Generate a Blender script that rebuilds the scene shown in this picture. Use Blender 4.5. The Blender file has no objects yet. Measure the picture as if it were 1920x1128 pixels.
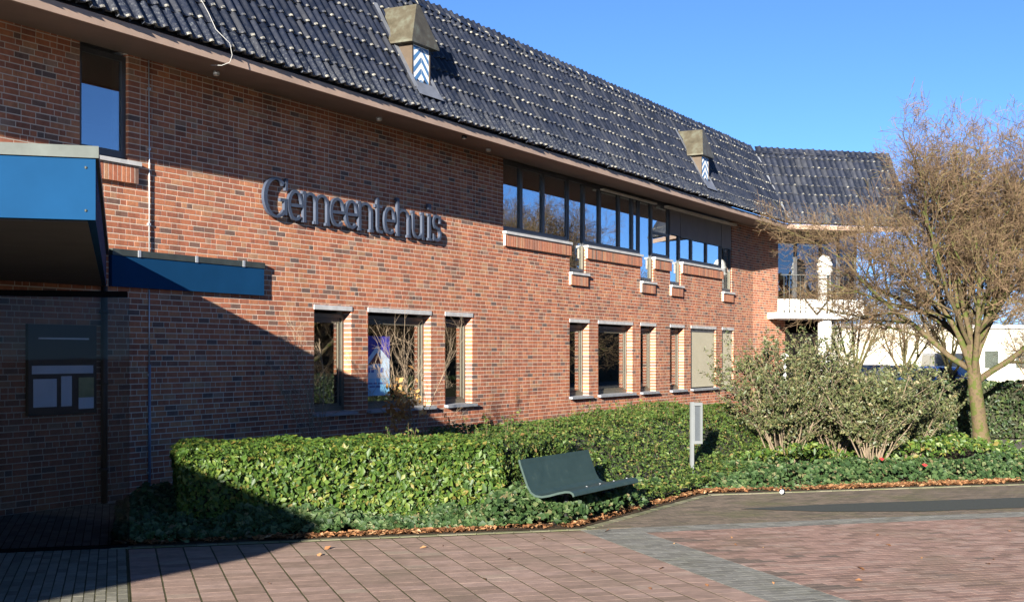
import bpy, math, random
import numpy as np
from mathutils import Vector, Matrix

RN = random.Random(11)
NP = np.random.default_rng(5)
SC = bpy.context.scene
COL = SC.collection

# ------------------------------------------------------------------ camera, sky, sun
# world frame: X runs along the long brick wall, Y goes into the building, Z up; camera stands in front of it
CAM = Vector((-13.1, -12.52, 1.88))
YAW = math.radians(28.2)
FPX = 2460.0                      # focal length in photo pixels (1920 wide)
cd = bpy.data.cameras.new('camera')
co = bpy.data.objects.new('camera', cd)
COL.objects.link(co)
co.location = CAM
co.rotation_euler = (math.radians(90), 0, YAW - math.radians(90))
cd.sensor_width = 36.0
cd.lens = 36.0 * FPX / 1920.0
cd.shift_y = 101.0 / 1920.0
cd.clip_end = 2000
SC.camera = co

SUN_T = 4.2
sun_to = Vector((-SUN_T, -1.0, 1.0)).normalized()
SUN_EL = math.asin(sun_to.z)
SUN_AZ = math.atan2(sun_to.x, sun_to.y)
w = bpy.data.worlds.new('World')
SC.world = w
w.use_nodes = True
nt = w.node_tree
nt.nodes.clear()
wo = nt.nodes.new('ShaderNodeOutputWorld')
bg = nt.nodes.new('ShaderNodeBackground')
sk = nt.nodes.new('ShaderNodeTexSky')
sk.sky_type = 'NISHITA'
sk.sun_disc = False
sk.sun_elevation = SUN_EL
sk.sun_rotation = SUN_AZ
sk.air_density = 0.42
sk.dust_density = 0.0
sk.ozone_density = 4.6
bg.inputs['Strength'].default_value = 0.05
nt.links.new(sk.outputs[0], bg.inputs['Color'])
nt.links.new(bg.outputs[0], wo.inputs['Surface'])

sl = bpy.data.lights.new('sun', 'SUN')
sl.energy = 4.3
sl.angle = math.radians(0.5)
sl.color = (1.0, 0.93, 0.82)
so = bpy.data.objects.new('sun', sl)
COL.objects.link(so)
so.rotation_euler = (-sun_to).to_track_quat('-Z', 'Y').to_euler()
so.location = (-40, -20, 30)

SC.view_settings.view_transform = 'Standard'
SC.view_settings.look = 'None'
SC.view_settings.gamma = 1.0
SC.view_settings.use_curve_mapping = False
SC.view_settings.exposure = 2.4
SC.cycles.max_bounces = 8
SC.cycles.transparent_max_bounces = 24
SC.cycles.use_denoising = True

# ------------------------------------------------------------------ frames
SA, CA = math.sin(YAW), math.cos(YAW)

def cam2w(xc, zc, z=0.0):
    """camera ground axes (right, forward) -> world"""
    s = CAM.x + xc * SA + zc * CA
    wv = -CAM.y + xc * CA - zc * SA
    return Vector((s, -wv, z))

def proj(p):
    ds = p[0] - CAM.x
    n = -p[1] + CAM.y
    x = ds * SA + n * CA
    zz = ds * CA - n * SA
    if zz < 0.5:
        return None
    return 959.5 + FPX * x / zz, 665 - FPX * (p[2] - CAM.z) / zz, FPX / zz

Q = math.sqrt(0.5)
def grid(a, b, z=0.0):
    """site grid turned 45 degrees against the wall; origin under the camera"""
    return Vector((CAM.x + Q * (a + b), CAM.y + Q * (b - a), z))
GROT = math.radians(-45)

# ------------------------------------------------------------------ object helpers
def empty(name, loc=(0, 0, 0), rz=0.0, parent=None):
    o = bpy.data.objects.new(name, None)
    COL.objects.link(o)
    o.location = loc
    o.rotation_euler = (0, 0, rz)
    o.empty_display_size = 0.2
    if parent: o.parent = parent
    return o

def tag(o, label=None, cat=None, group=None, kind=None):
    if label: o['label'] = label
    if cat: o['category'] = cat
    if group: o['group'] = group
    if kind: o['kind'] = kind
    return o

def link(name, me, parent=None, loc=None, rot=None, kind=None):
    o = bpy.data.objects.new(name, me)
    COL.objects.link(o)
    if parent: o.parent = parent
    if loc is not None: o.location = loc
    if rot is not None: o.rotation_euler = rot
    if kind: o['kind'] = kind
    return o

class MB:
    def __init__(self):
        self.v = []; self.f = []; self.m = []; self.sm = []
    def add(self, vs, fs, mat=0, smooth=False):
        o = len(self.v)
        self.v.extend([tuple(p) for p in vs])
        for f in fs:
            self.f.append(tuple(i + o for i in f)); self.m.append(mat); self.sm.append(smooth)
        return self
    def box(self, x0, x1, y0, y1, z0, z1, mat=0, T=None, skip=()):
        vs = [Vector(p) for p in ((x0,y0,z0),(x1,y0,z0),(x1,y1,z0),(x0,y1,z0),(x0,y0,z1),(x1,y0,z1),(x1,y1,z1),(x0,y1,z1))]
        if T is not None: vs = [T @ p for p in vs]
        fs = {'b':(0,3,2,1),'t':(4,5,6,7),'f':(0,1,5,4),'r':(1,2,6,5),'k':(2,3,7,6),'l':(3,0,4,7)}
        self.add(vs, [f for k, f in fs.items() if k not in skip], mat)
        return self
    def prism(self, poly, z0, z1, mat=0, T=None, cap_mat=None):
        n = len(poly)
        vs = [Vector((p[0], p[1], z0)) for p in poly] + [Vector((p[0], p[1], z1)) for p in poly]
        if T is not None: vs = [T @ p for p in vs]
        self.add(vs, [(i, (i+1) % n, n + (i+1) % n, n + i) for i in range(n)], mat)
        self.add(vs, [tuple(range(n-1, -1, -1)), tuple(range(n, 2*n))], mat if cap_mat is None else cap_mat)
        return self
    def tube(self, pts, rad, n=8, mat=0, caps=True, smooth=True):
        pts = [Vector(p) for p in pts]
        rads = rad if isinstance(rad, (list, tuple)) else [rad] * len(pts)
        rings = []
        prev = None
        for i, p in enumerate(pts):
            d = (pts[min(i+1, len(pts)-1)] - pts[max(i-1, 0)])
            if d.length < 1e-9: d = Vector((0,0,1))
            d.normalize()
            if prev is None:
                a = d.orthogonal().normalized()
            else:
                a = prev - d * prev.dot(d)
                a = d.orthogonal().normalized() if a.length < 1e-6 else a.normalized()
            prev = a
            b = d.cross(a)
            rings.append([p + (a * math.cos(2*math.pi*k/n) + b * math.sin(2*math.pi*k/n)) * rads[i] for k in range(n)])
        vs = [v for r in rings for v in r]
        fs = []
        for i in range(len(pts)-1):
            for k in range(n):
                fs.append((i*n+k, i*n+(k+1) % n, (i+1)*n+(k+1) % n, (i+1)*n+k))
        self.add(vs, fs, mat, smooth)
        if caps:
            o = len(self.v) - len(vs)
            self.f.append(tuple(o + k for k in range(n-1, -1, -1))); self.m.append(mat); self.sm.append(False)
            self.f.append(tuple(o + (len(pts)-1)*n + k for k in range(n))); self.m.append(mat); self.sm.append(False)
        return self
    def mesh(self, name, mats):
        me = bpy.data.meshes.new(name)
        me.from_pydata(self.v, [], self.f)
        for m in (mats if isinstance(mats, (list, tuple)) else [mats]):
            me.materials.append(m)
        me.polygons.foreach_set('material_index', self.m)
        me.polygons.foreach_set('use_smooth', self.sm)
        me.update()
        return me
    def build(self, name, mats, parent=None, kind=None):
        return link(name, self.mesh(name, mats), parent, kind=kind)

# ------------------------------------------------------------------ materials
class NT:
    def __init__(self, name):
        self.mat = bpy.data.materials.new(name)
        self.mat.use_nodes = True
        self.t = self.mat.node_tree
        self.t.nodes.clear()
        self.out = self.n('ShaderNodeOutputMaterial')
    def n(self, typ, **kw):
        nd = self.t.nodes.new(typ)
        for k, v in kw.items(): setattr(nd, k, v)
        return nd
    def l(self, a, b): self.t.links.new(a, b)
    def coords(self, kind='Object'):
        return self.n('ShaderNodeTexCoord').outputs[kind]
    def noise(self, scale, detail=3, rough=0.55, vec=None):
        nd = self.n('ShaderNodeTexNoise')
        nd.inputs['Scale'].default_value = scale
        nd.inputs['Detail'].default_value = detail
        nd.inputs['Roughness'].default_value = rough
        if vec is not None: self.l(vec, nd.inputs['Vector'])
        return nd.outputs['Fac']
    def geo_pos(self):
        return self.n('ShaderNodeNewGeometry').outputs['Position']
    def island(self):
        g = self.n('ShaderNodeNewGeometry').outputs['Random Per Island']
        o = self.n('ShaderNodeObjectInfo').outputs['Random']
        a = self.math('ADD', g, o)
        return self.math('FRACT', a)
    def math(self, op, a, b=None, clamp=False):
        nd = self.n('ShaderNodeMath', operation=op)
        nd.use_clamp = clamp
        for i, v in enumerate((a, b)):
            if v is None: continue
            if isinstance(v, (int, float)): nd.inputs[i].default_value = v
            else: self.l(v, nd.inputs[i])
        return nd.outputs[0]
    def ramp(self, fac, stops, interp='LINEAR'):
        nd = self.n('ShaderNodeValToRGB')
        cr = nd.color_ramp
        cr.interpolation = interp
        while len(cr.elements) < len(stops): cr.elements.new(0.5)
        for e, (p, c) in zip(cr.elements, stops):
            e.position = p
            e.color = (c[0], c[1], c[2], 1) if not isinstance(c, (int, float)) else (c, c, c, 1)
        self.l(fac, nd.inputs['Fac'])
        return nd.outputs['Color']
    def mix(self, fac, a, b, blend='MIX'):
        nd = self.n('ShaderNodeMix', data_type='RGBA', blend_type=blend)
        for v, i in ((fac, 0), (a, 6), (b, 7)):
            if isinstance(v, (int, float)): nd.inputs[i].default_value = v
            elif isinstance(v, tuple): nd.inputs[i].default_value = (v[0], v[1], v[2], 1)
            else: self.l(v, nd.inputs[i])
        return nd.outputs[2]
    def bump(self, h, strength=0.3, dist=0.01):
        nd = self.n('ShaderNodeBump')
        nd.inputs['Strength'].default_value = strength
        nd.inputs['Distance'].default_value = dist
        self.l(h, nd.inputs['Height'])
        return nd.outputs['Normal']
    def bsdf(self, col, rough=0.6, normal=None, metal=0.0, spec=0.5, coat=0.0):
        b = self.n('ShaderNodeBsdfPrincipled')
        for v, k in ((col, 'Base Color'), (rough, 'Roughness'), (metal, 'Metallic'), (spec, 'Specular IOR Level'), (coat, 'Coat Weight')):
            if isinstance(v, tuple): b.inputs[k].default_value = (v[0], v[1], v[2], 1)
            elif isinstance(v, (int, float)): b.inputs[k].default_value = v
            else: self.l(v, b.inputs[k])
        if normal is not None: self.l(normal, b.inputs['Normal'])
        self.l(b.outputs[0], self.out.inputs['Surface'])
        return self.mat

def plain(name, col, rough=0.6, var=0.25, scale=4.0, metal=0.0, spec=0.5, bump=0.0, bscale=60, coat=0.0):
    t = NT(name)
    p = t.coords()
    f = t.noise(scale, 5, 0.6, p)
    lo = tuple(c * (1 - var) for c in col); hi = tuple(min(1, c * (1 + var)) for c in col)
    c = t.ramp(f, [(0.3, lo), (0.7, hi)])
    nrm = t.bump(t.noise(bscale, 3, 0.6, p), bump, 0.01) if bump else None
    return t.bsdf(c, rough, nrm, metal, spec, coat)

def pieces_mat(name, stops, rough=0.85, grain=90, bump=0.35, dirt=None, dirt_scale=1.3, dirt_amt=0.5, spec=0.3, blotch=14, interp='LINEAR', streak=0.0):
    """colour differs from piece to piece; fine grain on each; optional broad dirt in place"""
    t = NT(name)
    pos = t.geo_pos()
    c = t.ramp(t.island(), stops, interp)
    g = t.noise(grain, 4, 0.65, pos)
    bl = t.noise(blotch, 3, 0.6, pos)
    c = t.mix(0.55, c, t.ramp(bl, [(0.3, 0.55), (0.72, 1.15)]), 'MULTIPLY')
    c = t.mix(0.5, c, t.ramp(g, [(0.3, 0.7), (0.7, 1.2)]), 'MULTIPLY')
    if dirt:
        d = t.noise(dirt_scale, 5, 0.65, pos)
        c = t.mix(t.math('MULTIPLY', t.ramp(d, [(0.48, 0.0), (0.7, 1.0)]), dirt_amt), c, dirt)
    if streak:
        mp = t.n('ShaderNodeMapping'); mp.inputs['Scale'].default_value = (2.2, 2.2, .22)
        t.l(pos, mp.inputs['Vector'])
        sv = t.noise(1.0, 6, .7, mp.outputs[0])
        c = t.mix(streak, c, t.ramp(sv, [(0.34, 0.62), (0.52, 1.0), (0.75, 1.12)]), 'MULTIPLY')
    return t.bsdf(c, rough, t.bump(g, bump, 0.004), 0, spec)

M = {}
M['brick'] = pieces_mat('brick_clay', [(0.0,(.12,.082,.072)),(0.045,(.165,.092,.068)),(0.11,(.25,.094,.057)),(0.35,(.330,.112,.060)),(0.7,(.385,.138,.070)),(0.88,(.43,.175,.085)),(0.95,(.36,.19,.105)),(1.0,(.26,.155,.115))], 0.88, dirt=(.12,.065,.05), dirt_scale=.45, dirt_amt=.30, streak=.75)
t = NT('mortar'); p = t.geo_pos()
c = t.ramp(t.noise(3, 5, .6, p), [(0.3,(.40,.335,.265)),(0.7,(.53,.455,.365))])
M['mortar'] = t.bsdf(c, 0.95, t.bump(t.noise(150,3,.6,p), .4, .004), 0, .2)

def tile_mat():
    t = NT('glazed_roof_tile')
    pos = t.geo_pos()
    c = t.ramp(t.island(), [(0,(.005,.007,.013)),(0.5,(.009,.012,.022)),(0.85,(.015,.018,.028)),(1,(.026,.028,.034))])
    n1 = t.noise(26, 4, .7, pos)
    li = t.math('MULTIPLY', t.ramp(n1, [(0.60,0.0),(0.74,1.0)]), t.ramp(t.noise(0.7,3,.6,pos), [(0.45,0.1),(0.7,0.8)]))
    sz = t.n('ShaderNodeSeparateXYZ'); t.l(pos, sz.inputs[0])
    low = t.ramp(t.math('MULTIPLY', t.math('SUBTRACT', 6.42, sz.outputs['Z']), 1.6, True), [(0.0,0.0),(1.0,.75)])
    n2 = t.ramp(t.noise(28, 5, .8, pos), [(0.52,0.0),(0.64,1.0)])
    li = t.math('MAXIMUM', li, t.math('MULTIPLY', low, n2))
    c = t.mix(li, c, (.13,.14,.145))
    r = t.ramp(t.noise(9,3,.6,pos), [(0.3,.30),(0.7,.62)])
    return t.bsdf(c, r, t.bump(t.noise(70,3,.6,pos), .12, .004), 0, .5)
M['tile'] = tile_mat()
t = NT('lichen_glint_nose'); pos = t.geo_pos()  # pale lichen on the tile ends, with sunlit glints painted in
c = t.mix(t.ramp(t.noise(9,4,.7,pos), [(0.47,0.0),(0.66,1.0)]), (.014,.017,.026), (.22,.21,.17))
M['nose'] = t.bsdf(c, .8)

M['soffit'] = plain('soffit_board', (.17,.122,.095), .7, .12, 1.5, bump=.05)
M['fascia'] = plain('fascia_board', (.29,.205,.155), .65, .14, 2.0)
M['lead'] = plain('grey_lead', (.15,.16,.18), .5, .3, 3.0, metal=.3)
M['frame_dark'] = plain('dark_window_frame', (.045,.047,.052), .45, .2, 2)
M['frame_light'] = plain('taupe_window_frame', (.085,.078,.058), .5, .15, 2)
M['stone'] = plain('grey_concrete_trim', (.36,.36,.36), .8, .18, 6, bump=.2)
M['bluestone'] = plain('blue_grey_stone_sill', (.20,.215,.235), .6, .15, 8, bump=.15)
M['interior'] = plain('interior_plaster', (.20,.19,.17), .9, .1, 1)
M['blind'] = plain('beige_roller_blind', (.36,.33,.24), .9, .05, 2)
M['awning'] = plain('grey_brown_screen_fabric', (.17,.14,.125), .85, .1, 2)
M['rail_light'] = plain('pale_awning_box', (.62,.58,.50), .5, .1, 2)
M['copper'] = None
t = NT('weathered_copper'); pos = t.coords()
c = t.ramp(t.noise(5,5,.65,pos), [(0.3,(.042,.036,.022)),(0.5,(.066,.057,.037)),(0.68,(.095,.098,.072)),(0.8,(.085,.11,.088))])
M['copper'] = t.bsdf(c, .55, t.bump(t.noise(30,3,.6,pos), .1, .01), .25)
t = NT('brown_copper_cheek'); pos = t.coords()
c = t.ramp(t.noise(6,5,.65,pos), [(0.3,(.038,.026,.015)),(0.7,(.062,.042,.025))])
M['cheek'] = t.bsdf(c, .6, None, .15)
M['white_paint'] = plain('white_paint', (.72,.72,.69), .55, .04, 3)
M['shutter_blue'] = plain('shutter_blue', (.06,.16,.32), .5, .1, 3)
M['blue_panel'] = plain('blue_enamel', (.0048,.034,.088), .75, .12, 1.2, spec=.04)
M['cap'] = plain('grey_zinc_cap', (.042,.050,.045), .5, .3, 4, metal=.3)
M['soffit_dark'] = plain('dark_canopy_soffit', (.05,.045,.04), .8, .2, 2)
M['letter'] = plain('slate_letter', (.032,.042,.066), .5, .12, 6)
M['black'] = plain('black_metal', (.010,.010,.011), .5, .2, 5)
M['matte'] = plain('matte_black_frame', (.004,.004,.0045), .95, .1, 5, spec=.05)
M['jamb'] = plain('pale_jamb_timber', (.075,.066,.045), .7, .1, 4)
M['steel'] = plain('galvanised_steel', (.42,.44,.46), .45, .15, 10, metal=.5)
M['white_cable'] = plain('white_cable', (.22,.22,.21), .5, .05, 5)
M['bench'] = None
t = NT('bench_green'); pos = t.coords()
c = t.ramp(t.noise(7,5,.65,pos), [(0.3,(.014,.030,.025)),(0.62,(.020,.039,.033)),(0.78,(.038,.058,.046))])
M['bench'] = t.bsdf(c, .5, t.bump(t.noise(90,3,.6,pos), .15, .003))
M['signwhite'] = plain('pale_sign_enamel', (.13,.14,.142), .45, .08, 6)

def glass(name, base, edge, tint):
    t = NT(name)
    lw = t.n('ShaderNodeLayerWeight')
    lw.inputs['Blend'].default_value = 0.5
    f = t.math('POWER', lw.outputs['Facing'], 2.5)
    f = t.math('ADD', t.math('MULTIPLY', f, edge), base, clamp=True)
    tr = t.n('ShaderNodeBsdfTransparent'); tr.inputs[0].default_value = (*tint, 1)
    gl = t.n('ShaderNodeBsdfGlossy'); gl.inputs['Roughness'].default_value = 0.0
    gl.inputs['Color'].default_value = (.92,.96,1,1)
    wv = t.noise(1.6, 2, .5, t.coords())
    t.l(t.bump(wv, .02, .02), gl.inputs['Normal'])
    mx = t.n('ShaderNodeMixShader')
    t.l(f, mx.inputs[0]); t.l(tr.outputs[0], mx.inputs[1]); t.l(gl.outputs[0], mx.inputs[2])
    t.l(mx.outputs[0], t.out.inputs['Surface'])
    return t.mat
M['glass'] = glass('window_glass', .28, .5, (.62,.66,.66))
M['glass_low'] = glass('ground_floor_glass', .13, .45, (.60,.62,.60))
M['glass_tint'] = glass('tinted_glass', .004, .03, (.68,.68,.70))

M['rail_dark'] = plain('grey_green_rail', (.022,.026,.026), .5, .15, 6)
M['glass_wing'] = glass('wing_glass', .16, .35, (.45,.45,.45))
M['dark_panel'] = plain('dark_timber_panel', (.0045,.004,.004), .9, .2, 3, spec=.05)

# paving
PINK = [(0,(.205,.142,.110)),(0.3,(.252,.172,.137)),(0.7,(.280,.192,.153)),(0.92,(.303,.212,.175)),(1,(.28,.217,.166))]
M['pink'] = pieces_mat('pink_concrete_paver', PINK, .9, 120, .3, (.11,.09,.06), .9, .45, .25, 7)
M['pink2'] = pieces_mat('pink_brick_paver', [(0,(.15,.098,.078)),(0.25,(.215,.135,.108)),(0.7,(.265,.170,.138)),(1,(.285,.205,.170))], .9, 120, .3, (.12,.09,.06), .8, .6, .25, 7)
M['greypav'] = pieces_mat('grey_green_klinker', [(0,(.125,.118,.092)),(0.5,(.170,.162,.128)),(1,(.215,.205,.165))], .9, 110, .35, (.09,.09,.05), 3, .35, .25, 9)
M['bandpav'] = pieces_mat('grey_band_klinker', [(0,(.125,.122,.108)),(0.5,(.165,.162,.145)),(1,(.20,.198,.178))], .9, 110, .35, (.10,.10,.06), 2, .35, .25, 9)
M['mosspav'] = pieces_mat('mossy_brown_klinker', [(0,(.100,.082,.062)),(0.5,(.135,.108,.082)),(1,(.17,.132,.100))], .95, 110, .4, (.085,.085,.040), 1.4, .8, .2, 8)
M['stain'] = pieces_mat('stained_paver', [(0,(.10,.075,.06)),(1,(.14,.10,.08))], .95)
M['kerb'] = pieces_mat('mossy_kerb_klinker', [(0,(.12,.12,.075)),(0.5,(.16,.155,.10)),(1,(.20,.185,.13))], .95, 100, .4, (.10,.115,.035), 4, .8, .2, 8)
t = NT('joint_moss'); p = t.geo_pos()
c = t.ramp(t.noise(6,4,.6,p), [(0.3,(.040,.040,.018)),(0.7,(.070,.065,.035))])
M['joint'] = t.bsdf(c, 1.0, None, 0, .1)
t = NT('faint_joint'); p = t.geo_pos()
c = t.ramp(t.noise(6,4,.6,p), [(0.3,(.115,.085,.068)),(0.7,(.155,.115,.095))])
M['joint_pink'] = t.bsdf(c, 1.0, None, 0, .1)
t = NT('ground_asphalt'); p = t.geo_pos()
c = t.ramp(t.noise(2.5,6,.65,p), [(0.3,(.075,.070,.062)),(0.7,(.125,.115,.100))])
M['ground'] = t.bsdf(c, .95, t.bump(t.noise(90,3,.6,p), .4, .006), 0, .2)
t = NT('dark_asphalt'); p = t.geo_pos()
c = t.ramp(t.noise(30,6,.7,p), [(0.3,(.024,.029,.026)),(0.6,(.040,.046,.041)),(0.8,(.075,.080,.070))])
M['asphalt'] = t.bsdf(c, .9, t.bump(t.noise(120,3,.6,p), .5, .006), 0, .3)
t = NT('bed_soil'); p = t.geo_pos()
c = t.ramp(t.noise(9,6,.7,p), [(0.3,(.030,.022,.015)),(0.7,(.075,.052,.034))])
M['soil'] = t.bsdf(c, 1, t.bump(t.noise(25,4,.6,p), .8, .03), 0, .1)

def leaf_mat(name, stops, rough=.45, spec=.5, trans=.25, tcol=None):
    t = NT(name)
    c = t.ramp(t.island(), stops)
    b = t.n('ShaderNodeBsdfPrincipled')
    t.l(c, b.inputs['Base Color'])
    b.inputs['Roughness'].default_value = rough
    b.inputs['Specular IOR Level'].default_value = spec
    tl = t.n('ShaderNodeBsdfTranslucent')
    t.l(t.mix(1.0, c, tcol or (1.0,1.25,.45), 'MULTIPLY'), tl.inputs['Color'])
    mx = t.n('ShaderNodeMixShader'); mx.inputs[0].default_value = trans
    t.l(b.outputs[0], mx.inputs[1]); t.l(tl.outputs[0], mx.inputs[2])
    t.l(mx.outputs[0], t.out.inputs['Surface'])
    return t.mat
M['laurel'] = leaf_mat('laurel_leaf', [(0, (0.0205, 0.0456, 0.0095)), (0.45, (0.0468, 0.0922, 0.0143)), (0.8, (0.0796, 0.123, 0.019)), (0.93, (0.1264, 0.1449, 0.0238)), (1, (0.1498, 0.1142, 0.0317))], .5, .35, .3)
M['shrubleaf'] = leaf_mat('shrub_leaf', [(0, (0.0275, 0.053, 0.0135)), (0.5, (0.0562, 0.0972, 0.0194)), (0.85, (0.0998, 0.1325, 0.0271)), (0.95, (0.1498, 0.1325, 0.0436)), (1, (0.1622, 0.0938, 0.0387))], .45, .45, .28)
M['ivy'] = leaf_mat('ivy_leaf', [(0, (0.012, 0.0299, 0.0092)), (0.5, (0.0288, 0.0575, 0.0161)), (0.8, (0.0504, 0.0851, 0.0276)), (0.93, (0.09, 0.115, 0.046)), (1, (0.132, 0.0978, 0.0517))], .55, .3, .2)
M['cotoleaf'] = leaf_mat('cotoneaster_leaf', [(0, (0.0321, 0.0454, 0.0166)), (0.5, (0.0653, 0.0799, 0.0289)), (0.85, (0.1054, 0.1135, 0.0449)), (1, (0.1507, 0.118, 0.0545))], .5, .4, .2)
M['darkhedge'] = leaf_mat('dark_hedge_leaf', [(0,(.012,.026,.010)),(0.6,(.030,.055,.016)),(1,(.075,.095,.030))], .5, .4, .2)
M['deadleaf'] = leaf_mat('dead_leaf', [(0, (0.1215, 0.0537, 0.0244)), (0.5, (0.243, 0.1122, 0.0488)), (0.85, (0.3341, 0.1852, 0.0878)), (1, (0.4253, 0.2925, 0.1658))], .8, .2, .2, (1.2,.9,.6))
M['sunlitleaf'] = leaf_mat('sunlit_dry_leaf', [(0,(.20,.10,.03)),(0.5,(.34,.19,.06)),(1,(.46,.30,.12))], .8, .2, .3, (1.2,.9,.5))  # dead leaf colour lightened so the shaded tuft looks sunlit
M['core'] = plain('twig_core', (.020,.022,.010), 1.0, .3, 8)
t = NT('pale_stem'); p = t.geo_pos()
M['stem'] = t.bsdf(t.ramp(t.noise(12,4,.6,p), [(0.3,(.085,.064,.040)),(0.7,(.17,.128,.084))]), .85)
M['palestem'] = plain('light_shrub_stem', (.20,.15,.10), .85, .25, 12)  # lighter stem tone for the bare shrubs
t = NT('tree_bark_mossy'); p = t.geo_pos()
c = t.ramp(t.noise(7,5,.65,p), [(0.3,(.045,.034,.020)),(0.50,(.085,.062,.034)),(0.56,(.045,.055,.012)),(0.8,(.070,.082,.020))])
M['bark'] = t.bsdf(c, .9, t.bump(t.noise(35,4,.6,p), .6, .02), 0, .2)
t = NT('bud_twig'); p = t.geo_pos()
c = t.ramp(t.island(), [(0,(.060,.040,.025)),(0.5,(.115,.076,.046)),(0.85,(.170,.115,.066)),(1,(.125,.118,.042))])
M['twig'] = t.bsdf(c, .85, None, 0, .2)
t = NT('grey_bark'); p = t.geo_pos()
c = t.ramp(t.noise(9,4,.6,p), [(0.3,(.034,.038,.012)),(0.7,(.095,.078,.040))])
M['bark2'] = t.bsdf(c, .9, None, 0, .2)

# ------------------------------------------------------------------ piece layers (bricks, pavers): the largest in view singly, the rest joined
def piece_layer(pieces, mat, parent, single, rest, limit=300, T=None, rot=0.0, alike=None, mats=None):
    """pieces: (x0,x1,y0,y1,z0,z1,skip,shared_key) boxes in the frame T.  shared_key None -> always joined."""
    T = T or Matrix.Identity(4)
    scored = []
    for i, pc in enumerate(pieces):
        if pc[7] is None: continue
        c = T @ Vector(((pc[0]+pc[1])/2, (pc[2]+pc[3])/2, (pc[4]+pc[5])/2))
        q = proj(c)
        if q is None or not (-10 < q[0] < 1930 and -10 < q[1] < 1138): continue
        scored.append((-q[2], i))
    scored.sort()
    chosen = set(i for _, i in scored[:limit])
    cache = {}
    mb = MB()
    for i, pc in enumerate(pieces):
        x0, x1, y0, y1, z0, z1, skip, key = pc[:8]
        mi = pc[8] if len(pc) > 8 else 0
        if i in chosen:
            k = (key, mi)
            if k not in cache:
                lx, ly, lz = x1-x0, y1-y0, z1-z0
                cache[k] = MB().box(-lx/2, lx/2, -ly/2, ly/2, -lz/2, lz/2, 0, None, skip).mesh(single, (mats or [mat])[mi])
            c = T @ Vector(((x0+x1)/2, (y0+y1)/2, (z0+z1)/2))
            link(single, cache[k], parent, c, (0, 0, rot))
        else:
            mb.box(x0, x1, y0, y1, z0, z1, mi, T, skip)
    if mb.v:
        mb.build(rest, mats or [mat], parent, kind='stuff')

def cut(interval, holes):
    res = [interval]
    for h0, h1 in holes:
        nr = []
        for a, b in res:
            if h1 <= a or h0 >= b: nr.append((a, b)); continue
            if h0 > a: nr.append((a, h0))
            if h1 < b: nr.append((h1, b))
        res = nr
    return res

def brick_pieces(s0, s1, z0, z1, holes, seed=1, reveal=.185, visible=None):
    r = random.Random(seed)
    out = []
    ch = .075
    i = int(math.floor(z0 / ch + .5))
    while i * ch + .01 < z1:
        zb = i * ch + .005
        zt = min(zb + .0615, z1)
        zm = (zb + zt) / 2
        hs = [(a, b) for a, b, c, d in holes if c < zm < d]
        for a, b in cut((s0, s1), hs):
            x = a
            jam_a = a > s0 + 1e-6
            first = True
            if not jam_a: x = a - r.uniform(0, .2)
            while x < b - .02:
                header = r.random() < .30
                ln = .098 if header else .208
                e = x + ln
                if b - e < .045: e = b
                xa, xb = max(x, a), min(e, b)
                if xb - xa > .015:
                    nat_len = abs((xb - xa) - ln) < 1e-6
                    edge = (first and jam_a) or (xb >= b - 1e-6 and b < s1 - 1e-6)
                    yf = r.uniform(-.0012, .0006)
                    out.append((xa, xb, yf, reveal if edge else .05, zb, zt, ('k',), (('h' if header else 's') if nat_len and not edge and abs(zt - zb - .0615) < 1e-6 else None)))
                first = False
                x = e + .012
        i += 1
    return out

def wall_core(mb, s0, s1, z0, z1, holes, yf=.0018, yb=.30, T=None, mat=0):
    g = .004
    hs = [(a-g, b+g, c-g, d+g) for a, b, c, d in holes]
    xs = sorted(set([s0, s1] + [v for h in hs for v in h[:2] if s0 < v < s1]))
    zs = sorted(set([z0, z1] + [v for h in hs for v in h[2:] if z0 < v < z1]))
    def solid(i, j):
        if i < 0 or j < 0 or i >= len(xs)-1 or j >= len(zs)-1: return False
        cx, cz = (xs[i]+xs[i+1])/2, (zs[j]+zs[j+1])/2
        return not any(a < cx < b and c < cz < d for a, b, c, d in hs)
    def q(*ps):
        vs = [Vector(p) for p in ps]
        if T is not None: vs = [T @ v for v in vs]
        mb.add(vs, [tuple(range(len(vs)))], mat)
    for i in range(len(xs)-1):
        for j in range(len(zs)-1):
            if not solid(i, j): continue
            a, b, c, d = xs[i], xs[i+1], zs[j], zs[j+1]
            q((a,yf,c),(b,yf,c),(b,yf,d),(a,yf,d))
            q((b,yb,c),(a,yb,c),(a,yb,d),(b,yb,d))
            if not solid(i-1, j): q((a,yf,c),(a,yf,d),(a,yb,d),(a,yb,c))
            if not solid(i+1, j): q((b,yf,c),(b,yb,c),(b,yb,d),(b,yf,d))
            if not solid(i, j-1): q((a,yf,c),(a,yb,c),(b,yb,c),(b,yf,c))
            if not solid(i, j+1): q((a,yf,d),(b,yf,d),(b,yb,d),(a,yb,d))

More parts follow.
